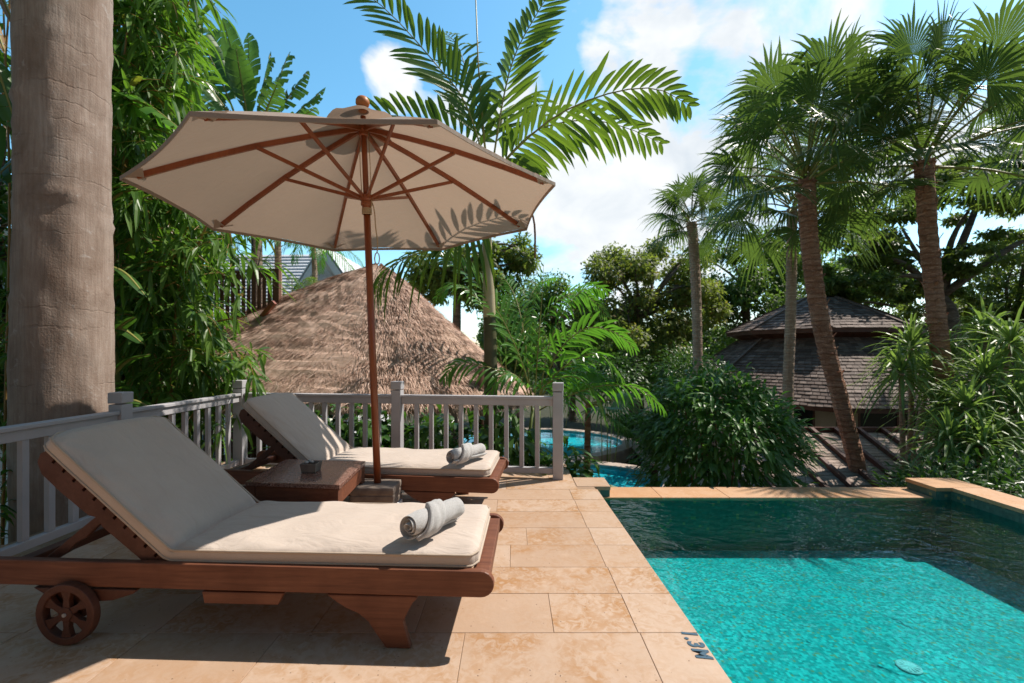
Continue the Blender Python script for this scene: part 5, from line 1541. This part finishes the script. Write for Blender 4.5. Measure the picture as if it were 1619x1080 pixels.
# gable with its barge boards and round vent
ap, gl, gr = hp(514, 396, -1.2), hp(462, 478, -1.2), hp(566, 470, -1.2)
gl2, gr2 = gl + np.array([0, 0, -3.0]), gr + np.array([0, 0, -3.0])
m = MB(); dpt = np.array([0, 4.0, 0])
m.add([ap, gl, gl2, gr2, gr, ap + dpt, gl + dpt, gl2 + dpt, gr2 + dpt, gr + dpt], [(0, 1, 2, 3, 4), (9, 8, 7, 6, 5), (1, 6, 7, 2), (3, 8, 9, 4)])
m.build('gable_wall', M['housewhite'], t)
m = MB()
for a, b in ((ap, gl), (ap, gr)):
    e = nv(b - a); a2, b2 = a + np.array([0, -.25, .10]) , b + np.array([0, -.25, .10]) + e * .4
    m.add([a2, b2, b2 + dpt, a2 + dpt, a2 + UPV * .06, b2 + UPV * .06, b2 + dpt + UPV * .06, a2 + dpt + UPV * .06], [(3, 2, 1, 0), (4, 5, 6, 7), (0, 1, 5, 4), (1, 2, 6, 5), (2, 3, 7, 6), (3, 0, 4, 7)])
m.build('gable_roof', M['greyroof'], t)
for a, b in ((ap, gl), (ap, gr)):
    m = MB(); m.bar(a + np.array([0, -.22, -.02]), b + np.array([0, -.22, -.02]), .06, .28); m.build('barge_board', M['housewhite'], t)
m = MB(); c = (ap * .45 + gl * .275 + gr * .275); m.lathe([(.32, 0), (.32, .05), (.24, .05), (.24, .02)], c + np.array([0, -.001, -.1]), (0, -1, 0), 24); m.build('round_vent', M['greyroof'], t)
t = thing('tiled_house', 'house with reddish brown tiled roof at the left edge behind the trunk', 'house', (-9.2, 8.6, ZG - .45))
m = MB(); a, b, c, d = np.array(at(-140, 270, 9.6)), np.array(at(42, 285, 9.6)), np.array(at(60, 352, 8.2)), np.array(at(-160, 345, 8.2))
for r in range(12):
    f0, f1 = r / 12, (r + 1.05) / 12; up = np.array([0, -.3, .5]) * .04
    for k in range(14):
        g0, g1 = k / 14, (k + 1) / 14
        def q_(g, f): return (a + (b - a) * g) * (1 - f) + (d + (c - d) * g) * f
        m.add([q_(g0, f0), q_(g1, f0), q_(g1, f1) + up, q_(g0, f1) + up, q_(g1, f1), q_(g0, f1)], [(0, 1, 2, 3), (3, 2, 4, 5)])
m.build('roof', M['redtile'], t)
m = MB(); m.slab([(d[0], 8.4), (c[0] - .15, 8.4), (c[0] - .15, 11.5), (d[0], 11.5)], ZG - .45, c[2] - .05); m.build('wall', M['housewhite'], t)

t = thing('villa', 'dark timber villa with deep eaves standing behind the terrace', 'house', (0, -3.2, 0))  # unseen house added to block sky and bounce warm light onto the terrace
m = MB(); m.slab([(-7, -6.5), (7, -6.5), (7, -1.75), (-7, -1.75)], -2.25, 3.1); m.build('wall', M['villawall'], t)
m = MB()
m.add([(-8, -1.30, 3.05), (8, -1.30, 3.05), (8, -4, 4.6), (-8, -4, 4.6), (-8, -1.30, 3.17), (8, -1.30, 3.17), (8, -4, 4.75), (-8, -4, 4.75), (-8, -7.5, 2.8), (8, -7.5, 2.8)], [(3, 2, 1, 0), (4, 5, 6, 7), (0, 1, 5, 4), (7, 6, 9, 8)]); m.build('roof', M['beigewall'], t)
for i in range(3):
    x = 2.2 + i * 1.4
    m = MB(); m.box((x, -1.73, 1.1), (1.24, .05, 2.15)); o = m.build('glass_door', M['darkglass'], t)
    m = MB(); m.box((x - .66, -1.71, 1.1), (.08, .09, 2.2)); m.build('frame', M['teak_dark'], o)
# ================================================================== LIGHT, SKY, CAMERA
SUN = Vector((.68, .29, 1.0)).normalized()
el = math.asin(SUN.z); az = math.atan2(SUN.x, SUN.y)
w = bpy.data.worlds.new('World'); sc.world = w; w.use_nodes = True
nt = w.node_tree; nt.nodes.clear()
def wn(typ, **kw):
    nd = nt.nodes.new('ShaderNode' + typ)
    for k, v in kw.items(): setattr(nd, k, v)
    return nd
def L(a, b): nt.links.new(a, b)
sky = wn('TexSky', sky_type='NISHITA'); sky.sun_disc = False; sky.sun_elevation = el; sky.sun_rotation = az
sky.air_density = 1.0; sky.dust_density = .6; sky.ozone_density = 1.6
tc = wn('TexCoord')
geo = tc.outputs['Generated']
def wmath(op, a, b):
    nd = wn('Math', operation=op)
    for i, v in enumerate((a, b)):
        if hasattr(v, 'is_output'): L(v, nd.inputs[i])
        else: nd.inputs[i].default_value = v
    return nd.outputs[0]
def wnoise(scale, detail, rough, off=(0, 0, 0)):
    mp = wn('Mapping'); mp.inputs['Location'].default_value = off; mp.inputs['Scale'].default_value = (1, 1, 1.5); L(geo, mp.inputs[0])
    nd = wn('TexNoise'); nd.inputs['Scale'].default_value = scale; nd.inputs['Detail'].default_value = detail; nd.inputs['Roughness'].default_value = rough
    nd.inputs['Distortion'].default_value = .25
    L(mp.outputs[0], nd.inputs['Vector']); return nd.outputs['Fac']
def blob(px, py, rad, gain):
    d = Vector(((px - 809.5) / F, 1, -(py - 557) / F)).normalized()
    dp = wn('VectorMath', operation='DOT_PRODUCT'); L(geo, dp.inputs[0]); dp.inputs[1].default_value = d
    mr = wn('MapRange', interpolation_type='SMOOTHSTEP'); L(dp.outputs['Value'], mr.inputs[0])
    mr.inputs[1].default_value = math.cos(rad); mr.inputs[2].default_value = 1.0; mr.inputs[3].default_value = 0; mr.inputs[4].default_value = gain
    return mr.outputs[0]
n1 = wnoise(4.2, 9, .56, (.3, .1, .8)); 
den = n1
tot = None
for bl in [(625, 120, .10, .34), (695, 150, .10, .28), (1005, 70, .17, .36), (900, 330, .34, .34), (1010, 400, .36, .32), (1150, 300, .45, .28), (1200, 120, .42, .24), (1500, 380, .5, .24), (1400, 60, .45, .20)]:
    b = blob(*bl); tot = b if tot is None else wmath('MAXIMUM', tot, b)
fd = wn('VectorMath', operation='DOT_PRODUCT'); L(geo, fd.inputs[0]); fd.inputs[1].default_value = Vector((0, 1, .22)).normalized()
fade = wn('MapRange'); L(fd.outputs['Value'], fade.inputs[0]); fade.inputs[1].default_value = .35; fade.inputs[2].default_value = .68; fade.inputs[3].default_value = 0; fade.inputs[4].default_value = 1
d = wmath('ADD', wmath('MULTIPLY', den, fade.outputs[0]), tot)
cl = wn('ValToRGB'); cl.color_ramp.elements[0].position = .70; cl.color_ramp.elements[1].position = .815
L(d, cl.inputs[0])
sh = wn('ValToRGB'); sh.color_ramp.elements[0].position = .3; sh.color_ramp.elements[1].position = .7
sh.color_ramp.elements[0].color = (5.8, 6.4, 7.0, 1); sh.color_ramp.elements[1].color = (8.6, 8.7, 8.7, 1)
L(wnoise(7, 6, .55, (2, 5, 1)), sh.inputs[0])
mx = wn('MixRGB'); L(cl.outputs[0], mx.inputs[0]); 
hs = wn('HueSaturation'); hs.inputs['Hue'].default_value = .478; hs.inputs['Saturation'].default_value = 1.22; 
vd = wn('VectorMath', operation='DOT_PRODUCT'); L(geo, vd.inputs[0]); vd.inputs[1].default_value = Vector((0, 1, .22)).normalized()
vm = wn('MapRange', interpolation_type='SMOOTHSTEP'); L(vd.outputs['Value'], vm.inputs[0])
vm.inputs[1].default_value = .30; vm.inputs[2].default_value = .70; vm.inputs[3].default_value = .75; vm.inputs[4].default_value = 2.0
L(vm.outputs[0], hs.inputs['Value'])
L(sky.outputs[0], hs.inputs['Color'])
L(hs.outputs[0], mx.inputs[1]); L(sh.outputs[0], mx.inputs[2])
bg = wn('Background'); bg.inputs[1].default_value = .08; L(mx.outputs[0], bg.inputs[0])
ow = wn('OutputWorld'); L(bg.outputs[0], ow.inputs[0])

sl = bpy.data.lights.new('sun', 'SUN'); sl.energy = 3.85; sl.angle = R(.5); sl.color = (1.0, .925, .83)
so = bpy.data.objects.new('sun', sl); col.objects.link(so)
so.rotation_euler = SUN.to_track_quat('Z', 'Y').to_euler(); so.location = (10, 6, 20)

cam = bpy.data.cameras.new('camera'); cam.sensor_width = 36; cam.lens = 36 * F / 1619
cam.shift_y = 17 / 1619; cam.clip_end = 1000; cam.clip_start = .02
cam.dof.use_dof = True; cam.dof.focus_distance = 2.7; cam.dof.aperture_fstop = 2.4
co = bpy.data.objects.new('camera', cam); col.objects.link(co)
co.location = (0, 0, EYE); co.rotation_euler = (R(90), 0, 0)
sc.camera = co
sc.view_settings.view_transform = 'Standard'; sc.view_settings.look = 'None'; sc.view_settings.exposure = .68; sc.view_settings.gamma = 1
sc.cycles.max_bounces = 8; sc.cycles.transparent_max_bounces = 12
